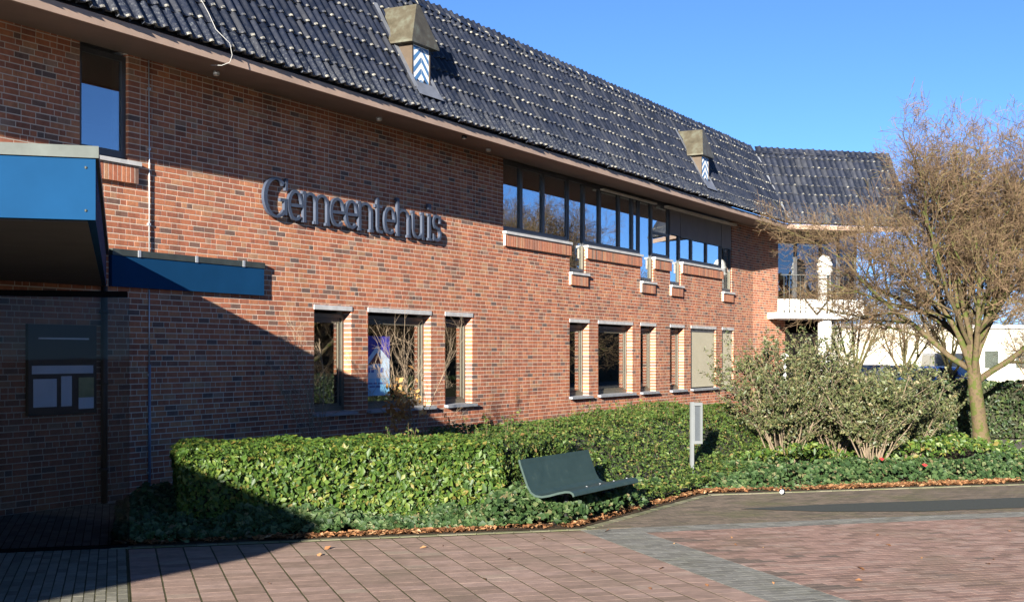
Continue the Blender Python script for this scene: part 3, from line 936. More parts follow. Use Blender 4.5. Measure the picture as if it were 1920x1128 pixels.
scr_p = Vector((-3.55, -3.15, 0)); e1 = Vector((Q, -Q, 0))
screen = tag(empty('entrance_screen', scr_p, GROT), 'tall dark tinted glass screen standing beside the entrance', 'glass screen')
MB().box(-3.2, 0, -.006, .006, .03, 2.44).build('pane', M['glass_tint'], screen)
mb = MB(); mb.box(-3.24, -3.2, -.03, .03, 0, 2.5); mb.box(-3.2, -.018, -.03, .03, 2.44, 2.5); mb.box(-3.2, -.018, -.03, .03, 0, .03)
mb.build('frame', M['matte'], screen)
dp = tag(empty('downpipe', (-.86, -.08, 0)), 'black downpipe on the wall behind the dark glass screen', 'downpipe')
MB().tube([(0,0,0),(0,0,2.75)], .045, 10).build('pipe', M['black'], dp)
mb = MB()
for z in (.4, 1.5, 2.4): mb.tube([(0,0,z),(0,0,z+.05)], .055, 10); mb.box(-.01,.01,.0,.085,z+.01,z+.04)
mb.build('bracket', M['black'], dp)
nb = tag(empty('notice_board', (-1.5, -.03, 1.15)), 'black noticeboard with pale papers on the dark wall left of the downpipe', 'noticeboard')
MB().box(-.55, .53, -.03, .02, 0, 1.1).build('backing', M['black'], nb)
M['paper'] = plain('white_paper', (.62,.64,.66), .8, .08, 3)
M['paper_y'] = plain('yellow_green_print', (.30,.30,.14), .8, .3, 6)
for (a, b, z0, z1, m) in ((-.50,.47,.50,.60,'paper'),(-.05,.12,.10,.47,'paper'),(.23,.48,.06,.20,'paper'),(.23,.48,.20,.45,'paper_y'),(-.48,-.12,.1,.44,'paper'),(-.4,.4,.92,.94,'paper')):
    MB().box(a, b, -.034, -.031, z0, z1).build('paper', M[m], nb)

lc = tag(empty('lightning_conductor', (0, -.02, 0)), 'thin pale conductor wire running down the brick wall beside the window', 'conductor wire')
MB().tube([(0,0,3.24),(.004,0,4.4),(-.01,0,5.79)], .0095, 6).build('wire', M['steel'], lc)
MB().tube([(0,-.005,0),(0,-.005,1.75)], .019, 8).build('sleeve', plain('blue_grey_sleeve', (.12,.16,.23), .5, .1, 4), lc)
MB().tube([(0,0,1.752),(0,0,2.75)], .0095, 6).build('wire', M['steel'], lc)
mb = MB()
for z in (.3,.95,1.6,3.6,4.6,5.4): mb.box(-.02,.02,-.012,.02,z,z+.03)
mb.build('clip', M['steel'], lc)

def rp(x, v, l): return Vector((x, EY + v*CP - l*SP, EZ + v*SP + l*CP))
cab = tag(empty('roof_cable', rp(.0, 0, .06)), 'loose white cable lying down the roof tiles and hooking below the gutter', 'cable')
XC = .0
o0 = rp(XC, 0, .06)
pts = [rp(XC-.10+.02*math.sin(k*1.7)-(2.6-k*.26)*.02, 2.55-k*.26, .082) for k in range(10)] + [rp(XC+.06,.03,.09), Vector((XC+.10,EY-.07,5.74)), Vector((XC+.10,EY-.03,5.65)), Vector((XC+.05,EY+.06,5.61)), Vector((XC-.03,EY+.17,5.61))]
MB().tube([p - o0 for p in pts], .0048, 6).build('cord', M['white_cable'], cab)

for k, (s, y) in enumerate(((.78,-.5),(4.73,-.5),(6.63,-1.0),(8.38,-.5))):
    zz = 5.672 + (y+1.19)*.1076
    l_ = tag(empty('soffit_light', (s, y, zz)), ['small round spotlight under the eave beside the loose cable','small round spotlight under the eave above the middle of the lettering','small dark spotlight at the edge of the eave beyond the lettering','small pale spotlight under the eave just left of the upper windows'][k], 'spotlight', 'spotlights under the eave')
    MB().tube([(0,0,.0),(0,0,-.05)], [.05,.045], 10).build('housing', M['black'] if k == 2 else M['steel'], l_)
    MB().tube([(0,0,-.051),(0,0,-.058)], .035, 10).build('lens', M['rail_light'], l_)

# poster inside the wide window
po = tag(empty('poster', (5.42, .135, 1.18)), 'purple and pale blue poster with a white house, standing in the wide ground floor window', 'poster')
MB().box(-.19, .60, .01, .016, 0, 1.02).build('sheet', plain('poster_violet', (.035,.030,.24), .6, .3, 3), po)
mb = MB(); mb.prism([(-.17,0),(.58,0),(.58,.62),(.20,.86),(-.17,.55)], 0, .003); mb.v = [(x, .009 - z, y + .004) for x, y, z in mb.v]
mb.build('house_print', plain('poster_pale', (.42,.52,.62), .6, .15, 5), po)
mb = MB(); mb.prism([(-.08,.52),(.12,.55),(.34,.55),(.19,.74)], 0, .002); mb.v = [(x, .005 - z, y) for x, y, z in mb.v]
mb.build('roof_print', plain('poster_red', (.22,.045,.03), .6, .3, 8), po)
mb = MB(); mb.box(-.17,.58,.0,.0045,.006,.30); mb.build('blue_print', plain('poster_blue', (.18,.42,.62), .6, .15, 5), po)
mb = MB()
for a, b, z in ((-.08,.05,.20),(.08,.18,.20),(.22,.36,.20),(.39,.50,.20),(-.04,.12,.145),(.15,.28,.145)): mb.box(a, b, -.003, -.0005, z, z+.028)
for a in (-.10,.02,.30): mb.box(a, a+.08, .001, .0055, .40, .48)
mb.build('print_marks', plain('poster_ink', (.05,.10,.30), .6, .2, 8), po)

# ------------------------------------------------------------------ GROUND AND PAVING
mb = MB(); mb.add([(-400,-400,-.030),(700,-400,-.030),(700,500,-.030),(-400,500,-.030)], [(0,1,2,3)])
tag(mb.build('ground', M['ground']), kind='structure')
TG = Matrix.Translation((CAM.x, CAM.y, 0)) @ Matrix.Rotation(GROT, 4, 'Z')
def sheet(name, poly_ab, z, mat, kind='structure'):
    mb = MB(); mb.add([grid(a, b, z) for a, b in poly_ab], [tuple(range(len(poly_ab)))])
    o = mb.build(name, mat); tag(o, kind=kind)
    return o
def inside(poly, x, y):
    c = False; n = len(poly)
    for i in range(n):
        x1, y1 = poly[i-1]; x2, y2 = poly[i]
        if (y1 > y) != (y2 > y) and x < (x2-x1)*(y-y1)/(y2-y1)+x1: c = not c
    return c
def pave(name, poly, pa, pb, ja, jb, mat, zt=0.0, seed=0, shift=0.0, single='paver', rest='pavers', limit=300, jmat=None, zsheet=-.0014, along='b', mats=None, pickmat=None):
    """rectangular pieces of pa x pb (a,b directions); courses run along `along`, shifted by `shift` of a piece"""
    r = random.Random(seed)
    as_ = [p[0] for p in poly]; bs = [p[1] for p in poly]
    base = sheet(name, poly, zt + zsheet, jmat or M['joint'])
    pcs = []
    a0, a1, b0, b1 = min(as_), max(as_), min(bs), max(bs)
    na = int((a1-a0)/pa)+2; nb_ = int((b1-b0)/pb)+2
    for i in range(na):
        for j in range(nb_):
            oa = (j % 2)*shift*pa if along == 'a' else 0
            ob = (i % 2)*shift*pb if along == 'b' else 0
            x0 = a0 + i*pa - oa; y0 = b0 + j*pb - ob
            if not inside(poly, x0+pa/2, y0+pb/2): continue
            dz = r.uniform(-.0003, .0003)
            g = r.uniform(-.0012, .0012)
            mi = pickmat(x0, y0, i, j, r) if pickmat else 0
            xa, xb = max(x0+ja/2+g, a0), min(x0+pa-ja/2+g, a1)
            ya, yb = max(y0+jb/2, b0), min(y0+pb-jb/2, b1)
            if xb - xa < .03 or yb - ya < .02: continue
            whole = xb-xa > pa-ja-.004 and yb-ya > pb-jb-.004
            pcs.append((xa, xb, ya, yb, zt-.03+dz, zt+dz, ('b',), 'p' if whole else None, mi))
    piece_layer(pcs, mat, base, single, rest, limit, T=TG, rot=GROT, mats=mats)
    return base

# strips of pink pavers with mossy joints between the strips
pave('pink_paving', [(.11,6.0),(4.78,6.0),(4.78,13.30),(.11,13.30)], .2595, .172, .016, .003, M['pink'], 0, 1, .0, along='b', jmat=M['joint'])
pave('grey_paving', [(-5.0,7.5),(.105,7.5),(.105,17.2),(-1.2,18.4),(-5.0,14.5)], .0835, .205, .010, .006, M['greypav'], -.001, 2, .5, along='b')
pave('paving_band', [(4.785,6.0),(5.38,6.0),(5.38,13.30),(4.785,13.30)], .198, .099, .005, .004, M['bandpav'], -.001, 3, .5, along='a')
def stain(x0, y0, i, j, r):
    return 1 if (i <= 1 and (j % 7) in (0, 1, 2) and x0 < 5.38 + .3 - .1*(j % 7)) or r.random() < .012 else 0
pave('brick_paving', [(5.384,6.5),(15,6.5),(15,12.92),(5.384,12.92)], .202, .101, .004, .004, M['pink2'], -.001, 4, .5, along='a', mats=[M['pink2'], M['stain']], pickmat=stain, jmat=M['joint_pink'])
pave('gutter_band', [(5.384,12.925),(15,12.925),(15,13.335),(5.384,13.335)], .205, .102, .005, .004, M['bandpav'], -.002, 5, .5, along='a')
pave('mossy_paving', [(4.95,13.34),(15,13.34),(15,16.10),(7.55,16.10)], .204, .102, .005, .004, M['mosspav'], -.003, 6, .5, along='a', limit=200)
mb = MB(); mb.add([grid(a, b, .004) for a, b in ((7.3,14.55),(8.1,14.0),(9.3,13.66),(16,13.60),(16,14.55),(8.6,14.66))], [(0,1,2,3,4,5)])
tag(mb.build('asphalt_patch', M['asphalt']), kind='structure')

# mossy edging round the bed: three straight runs
def edging(p0, p1, seed):
    r = random.Random(seed)
    d = Vector(p1) - Vector(p0); L = d.length; d.normalize(); n = Vector((-d.y, d.x))
    ang = math.atan2(d.y, d.x)
    T = Matrix.Translation((p0[0], p0[1], 0)) @ Matrix.Rotation(ang, 4, 'Z')
    out = []; x = 0
    while x < L - .02:
        e = min(x + .2, L)
        out.append((x+.003, e-.003, .0, .10, -.03, .002 + r.uniform(-.002,.003), ('b',), 's' if e - x > .199 else None))
        x += .2045
    return T, ang, out
kb = tag(empty('bed_edging', grid(4.87, 13.38)), kind='structure')
K = [grid(-.05,13.31), grid(4.86,13.31), grid(7.66,16.11), grid(18,16.11)]
inv = Matrix.Translation(-grid(4.87,13.38))
for k in range(3):
    T, ang, out = edging((K[k].x, K[k].y), (K[k+1].x, K[k+1].y), k)
    piece_layer(out, M['kerb'], kb, 'edging_brick', 'edging_course', 90, T=inv @ T, rot=ang)

# bed soil: everything between the edging and the wall
bed_poly = [(-.05,13.42),(4.82,13.42),(7.62,16.22),(18,16.22),(18,40)]
mb = MB()
pts = [grid(a, b, .005) for a, b in bed_poly[:4]] + [cam2w(9.5, 24, .005), Vector((25.5, -.02, .005)), Vector((-.6, -.02, .005))]
mb.add(pts, [tuple(range(len(pts)))])
tag(mb.build('planting_bed', M['soil']), kind='structure')

# ------------------------------------------------------------------ foliage
def leaf_arrays(P, Nn, size, wid=.55, spread=1.0, droop=.25, rng=NP):
    n = len(P)
    rv = rng.normal(size=(n,3)); rv /= np.linalg.norm(rv, axis=1)[:,None]
    nn = Nn + spread * rv
    nn /= np.linalg.norm(nn, axis=1)[:,None] + 1e-9
    rv2 = rng.normal(size=(n,3)); rv2[:,2] -= droop
    d = rv2 - (rv2*nn).sum(1)[:,None]*nn
    d /= np.linalg.norm(d, axis=1)[:,None] + 1e-9
    sd = np.cross(nn, d)
    L = size * np.clip(rng.lognormal(-.02, .33, n), .45, 1.9)[:,None]
    Wd = L * wid * rng.uniform(.8, 1.2, n)[:,None]
    b = P - d*L*.5
    tip = P + d*L*.5 - nn*L*.08
    l = P - sd*Wd*.5 + nn*Wd*.14 - d*L*.06
    r_ = P + sd*Wd*.5 + nn*Wd*.14 - d*L*.06
    V = np.stack([b, r_, tip, l], 1).reshape(-1,3)
    return V
def leaf_mesh(name, V, mat):
    n = len(V)//4
    me = bpy.data.meshes.new(name)
    me.vertices.add(len(V)); me.vertices.foreach_set('co', V.astype(np.float32).ravel())
    idx = np.arange(n)[:,None]*4
    tri = np.concatenate([idx + np.array([[0,1,2]]), idx + np.array([[0,2,3]])], 1).reshape(-1)
    me.loops.add(len(tri)); me.loops.foreach_set('vertex_index', tri.astype(np.int32))
    me.polygons.add(2*n)
    me.polygons.foreach_set('loop_start', np.arange(0, 6*n, 3, dtype=np.int32))
    me.polygons.foreach_set('loop_total', np.full(2*n, 3, dtype=np.int32))
    me.materials.append(mat)
    me.update(); me.validate()
    return me
def leaves_obj(name, P, Nn, size, mat, parent=None, kind=None, **kw):
    return link(name, leaf_mesh(name, leaf_arrays(P, Nn, size, **kw), mat), parent, kind=kind)

def fbm2(x, y, seed=0, base=1.0):
    v = np.zeros_like(x)
    rg = np.random.default_rng(seed)
    for o in range(4):
        for _ in range(3):
            a = rg.uniform(0, 2*np.pi); f = base * 2**o * rg.uniform(.8, 1.25); ph = rg.uniform(0, 6.28)
            v += np.sin((x*np.cos(a)+y*np.sin(a))*f*2 + ph) / (2**o) / 3
    return v

def to_np(fn, A, B, Z):
    s = CAM.x + Q*(A+B); y = CAM.y + Q*(B-A)
    return np.stack([s, y, Z], 1)

# clipped hedge on the left (grid-aligned block)
HA0, HA1, HB0, HB1, HZ = .62, 4.12, 13.95, 15.75, .90
def hedge_pts(n, rng):
    A = np.empty(n); B = np.empty(n); Z = np.empty(n); N_ = np.zeros((n,3))
    areas = np.array([(HA1-HA0)*HZ*1.25, (HA1-HA0)*(HB1-HB0), (HB1-HB0)*HZ, (HB1-HB0)*HZ])
    f = rng.choice(4, n, p=areas/areas.sum())
    u, v = rng.uniform(size=n), rng.uniform(size=n)
    na = np.zeros(n); nb2 = np.zeros(n); nz = np.zeros(n)
    A[:] = HA0 + u*(HA1-HA0); B[:] = HB0 + v*(HB1-HB0); Z[:] = HZ
    m = f == 0; B[m] = HB0; Z[m] = .05 + v[m]*(HZ-.05); nb2[m] = -1; nz[m] = .25
    m = f == 1; nz[m] = 1
    m = f == 2; A[m] = HA0; B[m] = HB0 + u[m]*(HB1-HB0); Z[m] = .05 + v[m]*(HZ-.05); na[m] = -1
    m = f == 3; A[m] = HA1; B[m] = HB0 + u[m]*(HB1-HB0); Z[m] = .05 + v[m]*(HZ-.05); na[m] = 1
    bump_ = fbm2(A*3 + Z*2.3, B*3 - Z*1.7, 3, 1.2)
    dep = rng.exponential(.035, n)*-1 + bump_*.035
    # round the upper edges
    rz_c = np.clip((Z-(HZ-.16))/.16, 0, 1)
    B = B + np.where(f == 0, .10*rz_c**2 + .05*(Z/HZ), 0)
    A = A + np.where(f == 2, .12*rz_c**2, 0) - np.where(f == 3, .08*rz_c**2, 0)
    Z = Z - np.where(f == 1, .07*np.clip(1-(B-HB0)/.2, 0, 1)**2 + .09*np.clip(1-(A-HA0)/.3, 0, 1)**2, 0)
    A += na*dep; B += nb2*dep; Z += nz*dep
    P = to_np(None, A, B, Z)
    N_ = np.stack([Q*(na+nb2), Q*(nb2-na), nz], 1) 
    return P, N_
hedge = tag(empty('clipped_hedge', grid(2.3,14.8)), 'clipped bright green laurel hedge left of the dark green bench', 'hedge')
hedge_m = Matrix.Translation(-hedge.location)
off = np.array(hedge.location)
rg = np.random.default_rng(21)
P, N_ = hedge_pts(27000, rg)
leaves_obj('foliage', P - off, N_, .054, M['laurel'], hedge, 'stuff', spread=.75)
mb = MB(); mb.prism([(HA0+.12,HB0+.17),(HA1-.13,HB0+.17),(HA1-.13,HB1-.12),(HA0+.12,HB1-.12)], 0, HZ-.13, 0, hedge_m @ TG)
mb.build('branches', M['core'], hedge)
# largest leaves one by one
lm = [leaf_mesh('leaf', leaf_arrays(np.zeros((1,3)), np.array([[0,0,1.0]]),   .062*s_, spread=.01, rng=np.random.default_rng(60+k)), M['laurel']) for k, s_ in enumerate((.9,1.0,1.1,1.2))]
for k in range(260):
    a = RN.uniform(HA0+.5, HA1-.1); z = RN.uniform(.25, .84)
    p = grid(a, HB0 + .05*(z/HZ) - .045 + RN.uniform(-.02,.02), z)
    o = link('leaf', lm[k % 4], hedge, p - hedge.location)
    o.rotation_euler = (math.radians(55) + RN.uniform(-.7,.7), RN.uniform(-.7,.7), GROT + RN.uniform(-1.2,1.2))

# spreading hedge behind and beyond the bench, running with the wall
def mound(n, rng, s0, s1, w0, w1, hfun, seed, vert_front=None):
    S = rng.uniform(s0, s1, n); W_ = rng.uniform(w0, w1, n)
    H = hfun(S, W_)
    eps = .04
    gx = (hfun(S+eps, W_) - H)/eps; gw = (hfun(S, W_+eps) - H)/eps
    b_ = fbm2(S, W_, seed, 2.2)
    Z = H + b_*.055 - rng.exponential(.035, n)
    N_ = np.stack([-np.clip(gx,-3,3), np.clip(gw,-3,3), np.ones(n)], 1)
    # w grows toward -Y, so dH/dY = -gw
    N_ /= np.linalg.norm(N_, axis=1)[:,None]
    P = np.stack([S, -W_, Z], 1)
    keep = H > .06
    return P[keep], N_[keep]
def sm(x, a, b):
    t_ = np.clip((x-a)/(b-a), 0, 1); return t_*t_*(3-2*t_)
def h2(S, W_):
    top = .90 + .10*sm(S, 3, 9)
    front_bench = 1 - sm(W_, 5.42, 5.60)
    slope = 1 - .78*sm(W_, 4.9, 6.35)
    k = sm(S, 1.15, 1.6)
    f = front_bench*(1-k) + slope*k
    f = f * sm(W_, 3.3, 3.55) 
    return top * f * sm(S, -.42, -.25)
def mound_front(n, rng, s0, s1, wf, z0, z1):
    S = rng.uniform(s0, s1, n); Z = rng.uniform(z0, z1, n)
    W_ = wf + fbm2(S*1.5, Z*2, 8, 2)*.04 - rng.exponential(.03, n)
    return np.stack([S, -W_, Z], 1), np.tile(np.array([[0,-1.0,.2]]), (n,1))
h2o = tag(empty('spreading_hedge', (4, -4.6, 0)), 'loose green hedge behind and right of the bench running along the wall', 'hedge')
off = np.array(h2o.location)
rg = np.random.default_rng(31)
P, N_ = mound(42000, rg, -.42, 9.5, 3.3, 6.4, h2, 5)
P2, N2 = mound_front(3500, rg, -.3, 1.5, 5.5, .05, .88)
leaves_obj('foliage', np.concatenate([P, P2]) - off, np.concatenate([N_, N2]), .046, M['shrubleaf'], h2o, 'stuff', spread=.8)
# upright shoots standing out of the top
Sx = rg.uniform(-.2, 9.3, 150); Wx = rg.uniform(3.5, 6.1, 150); Hx = h2(Sx, Wx)
mb = MB()
PL = []
for s_, w_, h_ in zip(Sx, Wx, Hx):
    if h_ < .25: continue
    l_ = rg.uniform(.06, .2); dx, dy = rg.normal(0, .04, 2)
    mb.tube([(s_-off[0], -w_-off[1], h_-.1), (s_+dx-off[0], -w_+dy-off[1], h_+l_)], [.004,.002], 3, caps=False)
    for q in range(12):
        f_ = rg.uniform(.2, 1.05); PL.append((s_+dx*f_+rg.normal(0,.015), -w_+dy*f_+rg.normal(0,.015), h_-.1+(l_+.1)*f_))
mb.build('shoots', M['twig'], h2o, 'stuff')
PL = np.array(PL)
leaves_obj('shoot_leaves', PL - off, np.tile(np.array([[0,-.6,.8]]), (len(PL),1)), .042, M['shrubleaf'], h2o, 'stuff', spread=.8)
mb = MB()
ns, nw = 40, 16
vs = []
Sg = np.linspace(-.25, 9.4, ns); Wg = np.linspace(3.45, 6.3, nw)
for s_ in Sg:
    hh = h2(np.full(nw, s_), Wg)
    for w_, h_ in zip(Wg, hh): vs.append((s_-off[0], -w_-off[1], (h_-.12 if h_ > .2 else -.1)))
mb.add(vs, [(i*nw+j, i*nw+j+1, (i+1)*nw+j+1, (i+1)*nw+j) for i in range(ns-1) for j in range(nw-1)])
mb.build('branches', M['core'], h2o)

# ivy carpet along the edge of the bed
def ivy_pts(n, rng):
    out = []
    # run 1: along b = 13.5 .. 14.0 ; run 2: diagonal ; run 3: along b = 16.3 .. 18
    A = rng.uniform(-.02, 5.0, n); B = rng.uniform(13.58, 14.25, n)
    m = ~((B < 13.42 + (A-4.82)*1.0 + .2) & (A > 4.6)); A, B = A[m], B[m]
    Z = .035 + (.20 + .13*np.clip((A-3.7)/.5, 0, 1))*np.clip((B-13.5)/.35, 0, 1)
    Z *= .8 + .5*fbm2(A*2, B*2, 12, 1.5)
    out.append((A, B, Z))
    n2 = int(n*.9)
    tt = rng.uniform(-.1, 4.2, n2); vv = rng.uniform(.18, 1.25, n2)
    A = 4.82 + tt*Q - vv*Q; B = 13.42 + tt*Q + vv*Q
    Z = .035 + (.17 + .12*np.clip(1-np.abs(tt-.9)/1.2, 0, 1))*np.clip((vv-.10)/.3, 0, 1); Z *= .8 + .5*fbm2(A*2, B*2, 13, 1.5)
    out.append((A, B, Z))
    n3 = int(n*1.5)
    A = rng.uniform(6.6, 15, n3); B = rng.uniform(16.42, 18.6, n3)
    Z = .03 + .20*np.clip((B-16.4)/.5, 0, 1); Z *= .8 + .5*fbm2(A*2, B*2, 14, 1.5)
    out.append((A, B, Z))
    A = np.concatenate([o[0] for o in out]); B = np.concatenate([o[1] for o in out]); Z = np.concatenate([o[2] for o in out])
    P = to_np(None, A, B, np.maximum(Z, .02) - rng.exponential(.018, len(A)))
    return P
rg = np.random.default_rng(41)
P = ivy_pts(11000, rg)
# ivy heap at the left end, below the conductor
nA = 2600
A = rg.uniform(.02, .75, nA); B = rg.uniform(13.5, 15.6, nA)
Z = (.12 + .30*np.clip((B-13.5)/1.2, 0, 1)*np.clip((A+.1)/.4, 0, 1)) * (.85+.3*fbm2(A*2, B*2, 17, 1.5)) - rg.exponential(.02, nA)
P = np.concatenate([P, to_np(None, A, B, Z)])
nb_ = 4200
S_ = rg.uniform(-.95, 1.7, nb_); W2 = rg.uniform(5.62, 6.46, nb_)
bb = ((S_ - CAM.x) + (-CAM.y - W2)) * Q ; aa = ((S_ - CAM.x) - (-CAM.y - W2)) * Q
Zb = .34 * np.clip(np.minimum((6.53-W2)/.13, (bb-13.40)/.14), 0, 1) * (.85+.25*fbm2(S_*2, W2*2, 23, 1.5)) * np.clip((1.75-S_)/.4, .5, 1) - rg.exponential(.02, nb_)
kk = (bb > 13.47) & (W2 < 6.46) & (Zb > .01)
P = np.concatenate([P, np.stack([S_, -W2, Zb], 1)[kk]])
N_ = np.tile(np.array([[-.35,-.45,.8]]), (len(P),1))
tag(leaves_obj('ivy', P, N_, .062, M['ivy'], None, 'stuff', wid=.8, spread=.6), 'dark green ivy carpet along the mossy edging of the bed', None, None, 'stuff')
# low leafy cover between hedge and wall and at the far right
rg = np.random.default_rng(42)
n = 9000
A = rg.uniform(9.2, 15.5, n); B = rg.uniform(18.0, 22.5, n)
Z = .28 + .30*fbm2(A*1.2, B*1.2, 19, .8)*.6 + .12*np.clip(B-19, 0, 1) - rg.exponential(.05, n)
P = to_np(None, A, B, np.maximum(Z, .03))
gp = tag(empty('ground_cover', grid(11.5, 20)), 'bright green low ground cover right of the grey-green bushes', 'ground cover', None, 'stuff')
leaves_obj('foliage', P - np.array(gp.location), np.tile(np.array([[-.35,-.45,.8]]), (n,1)), .075, M['laurel'], gp, 'stuff', spread=.8)

# leaf litter along the edging
def litter(n, rng):
    out = []
    A = rng.uniform(-.02, 4.85, n); B = 13.45 + np.abs(rng.normal(0, .10, n)); out.append((A, B))
    n2 = int(n*1.3)
    tt = rng.uniform(-.1, 4.1, n2); vv = .06 + np.abs(rng.normal(0, .16, n2))
    out.append((4.82 + tt*Q - vv*Q, 13.42 + tt*Q + vv*Q))
    n3 = int(n*3.4)
    out.append((rng.uniform(7.4, 15, n3), 16.25 + np.abs(rng.normal(0, .26, n3))))
    n4 = 40
    out.append((rng.uniform(.3, 12, n4), rng.uniform(9, 13.3, n4)))
    A = np.concatenate([o[0] for o in out]); B = np.concatenate([o[1] for o in out])
    keep = (fbm2(A*2.2, B*2.2, 77, 1.3) + rng.normal(0, .25, len(A)) > -.25)
    keep[-n4:] = True
    A, B = A[keep], B[keep]
    return to_np(None, A, B, .018 + rng.uniform(0, .03, len(A)))
rg = np.random.default_rng(51)
P = litter(3000, rg)
P[-40:,2] = .008
tag(leaves_obj('leaf_litter', P, np.tile(np.array([[0,0,1.0]]), (len(P),1)), .055, M['deadleaf'], None, 'stuff', wid=.65, spread=.5), 'dry orange brown leaves lying along the bed edging', None, None, 'stuff')

# ------------------------------------------------------------------ bench
bn = tag(empty('bench', (.245, -6.2, 0)), 'dark green one piece metal bench with high back set in the hedge', 'bench')
prof = [(5.93,.755),(5.945,.70),(5.99,.58),(6.03,.48),(6.07,.415),(6.12,.385),(6.19,.378),(6.28,.395),(6.38,.425),(6.47,.445),(6.53,.445),(6.565,.425),(6.58,.395)]
th = .022
def bench_shell():
    mb = MB()
    n = len(prof)
    P_ = [Vector((-(w_-6.2), z_)) for w_, z_ in prof]
    lo = []
    for i in range(n):
        d = (P_[min(i+1,n-1)] - P_[max(i-1,0)]).normalized()
        nn = Vector((d.y, -d.x))
        if nn.y > 0 and i > 6: nn = -nn
        lo.append(nn)
    und = []
    for i in range(n):
        d = (P_[min(i+1,n-1)] - P_[max(i-1,0)]).normalized()
        nn = Vector((-d.y, d.x))        # one side
        if i < 6 and nn.x < 0: nn = -nn
        if i >= 6 and nn.y > 0: nn = -nn
        und.append(P_[i] + nn*th)
    x0, x1 = -.875, .875
    nx = 6
    xs_ = [x0 + (x1-x0)*k/nx for k in range(nx+1)]
    vs = [(x, p.x, p.y) for x in xs_ for p in P_] + [(x, p.x, p.y) for x in xs_ for p in und]
    o2 = (nx+1)*n
    fs = []
    for a in range(nx):
        for k in range(n-1):
            fs.append((a*n+k, (a+1)*n+k, (a+1)*n+k+1, a*n+k+1))
            fs.append((o2+a*n+k+1, o2+(a+1)*n+k+1, o2+(a+1)*n+k, o2+a*n+k))
        fs.append((a*n, o2+a*n, o2+(a+1)*n, (a+1)*n))
        fs.append((a*n+n-1, (a+1)*n+n-1, o2+(a+1)*n+n-1, o2+a*n+n-1))
    for k in range(n-1):
        fs.append((k, k+1, o2+k+1, o2+k)); q = nx*n
        fs.append((q+k+1, q+k, o2+q+k, o2+q+k+1))
    mb.add(vs, fs, 0, False)
    return mb
bench_shell().build('seat_shell', M['bench'], bn)
for x in (-.36, .62):
    m = MB(); m.tube([(x,-.03,0),(x,-.03,.37)], .03, 10); m.tube([(x,.10,0),(x,.10,.36)], .03, 10); m.box(x-.02,x+.02,-.06,.13,.335,.362)
    m.build('leg', M['black'], bn)
m = MB()
for x in (-.40,-.05,.33,.70): m.tube([(x,-.30,.452),(x,-.30,.456)], .012, 8); 
m.build('bolt', M['steel'], bn)

# sign post in the hedge
sp = tag(empty('sign_post', (4.52, -6.0, 0), math.radians(-38)), 'narrow pale upright sign frame on a single post in the hedge', 'sign')
MB().box(-.055, -.01, -.02, .02, 0, 1.215).build('post', M['signwhite'], sp)
m = MB(); m.box(-.0095, .125, -.03, .03, 1.16, 1.205); m.box(-.0095,.125,-.03,.03,.62,.665); m.box(.105,.125,-.03,.03,.6655,1.1595); m.box(-.0095,.012,-.012,.03,.6655,1.1595)
m.build('frame', M['signwhite'], sp)
MB().box(.0125, .1045, .004, .014, .666, 1.159).build('panel', plain('grey_sign_panel', (.055,.063,.07), .5, .1, 5), sp)

# ------------------------------------------------------------------ woody plants
def grow_tree(seed, base, trunk_h, trunk_r, limbs, spec, lean=(0,0), limb_el=(25,70), tmin=.0045):
    """returns (wood MB with 8..4 sided tubes, twig MB with 3 sided tubes)"""
    r = random.Random(seed)
    wood, twig = MB(), MB()
    def rv(): 
        return Vector((r.gauss(0,1), r.gauss(0,1), r.gauss(0,1))).normalized()
    def walk(p, d, L, n, wob, up):
        pts = [p.copy()]
        for k in range(n):
            d = (d + rv()*wob + Vector((0,0,up))).normalized()
            p = p + d*(L/n)
            pts.append(p.copy())
        return pts, d
    def rec(p, d, lvl, L, rad):
        sp_ = spec[lvl]
        pts, dend = walk(p, d, L, sp_['n'], sp_['wob'], sp_['up'])
        rr = [max(rad*(1 - (1-sp_['taper'])*k/sp_['n']), tmin) for k in range(sp_['n']+1)]
        (wood if lvl <= 1 else twig).tube(pts, rr, sp_['sides'], 0, caps=False)
        if lvl + 1 >= len(spec): return
        nx = spec[lvl+1]
        for c in range(sp_['kids']):
            f = sp_['from'] + (1-sp_['from']) * (c + r.random()) / sp_['kids']
            i = min(int(f*sp_['n']), sp_['n']-1)
            q = pts[i].lerp(pts[i+1], f*sp_['n']-i)
            ax = (pts[i+1]-pts[i]).normalized()
            side = rv(); side = (side - ax*side.dot(ax)).normalized()
            ang = math.radians(r.uniform(*nx['ang']))
            dd = (ax*math.cos(ang) + side*math.sin(ang)).normalized()
            rec(q, dd, lvl+1, nx['len']*r.uniform(.65,1.25)*(1.1-.35*f), max(rr[i]*nx['rf'], tmin))
    tp, _ = walk(Vector(base), Vector((lean[0], lean[1], 1)).normalized(), trunk_h, 5, .05, .02)
    wood.tube(tp, [trunk_r*(1.35 if k == 0 else 1.08-.05*k) for k in range(6)], 10, 0, caps=False)
    for k in range(limbs):
        az = 2*math.pi*(k + r.uniform(-.25,.25))/limbs
        el = math.radians(r.uniform(*limb_el))
        d = Vector((math.cos(az)*math.cos(el), math.sin(az)*math.cos(el), math.sin(el)))
        f = .65 + .35*r.random()
        q = tp[3].lerp(tp[5], r.random())
        rec(q, d, 0, spec[0]['len']*r.uniform(.85,1.15), trunk_r*r.uniform(.32,.5))
    return wood, twig

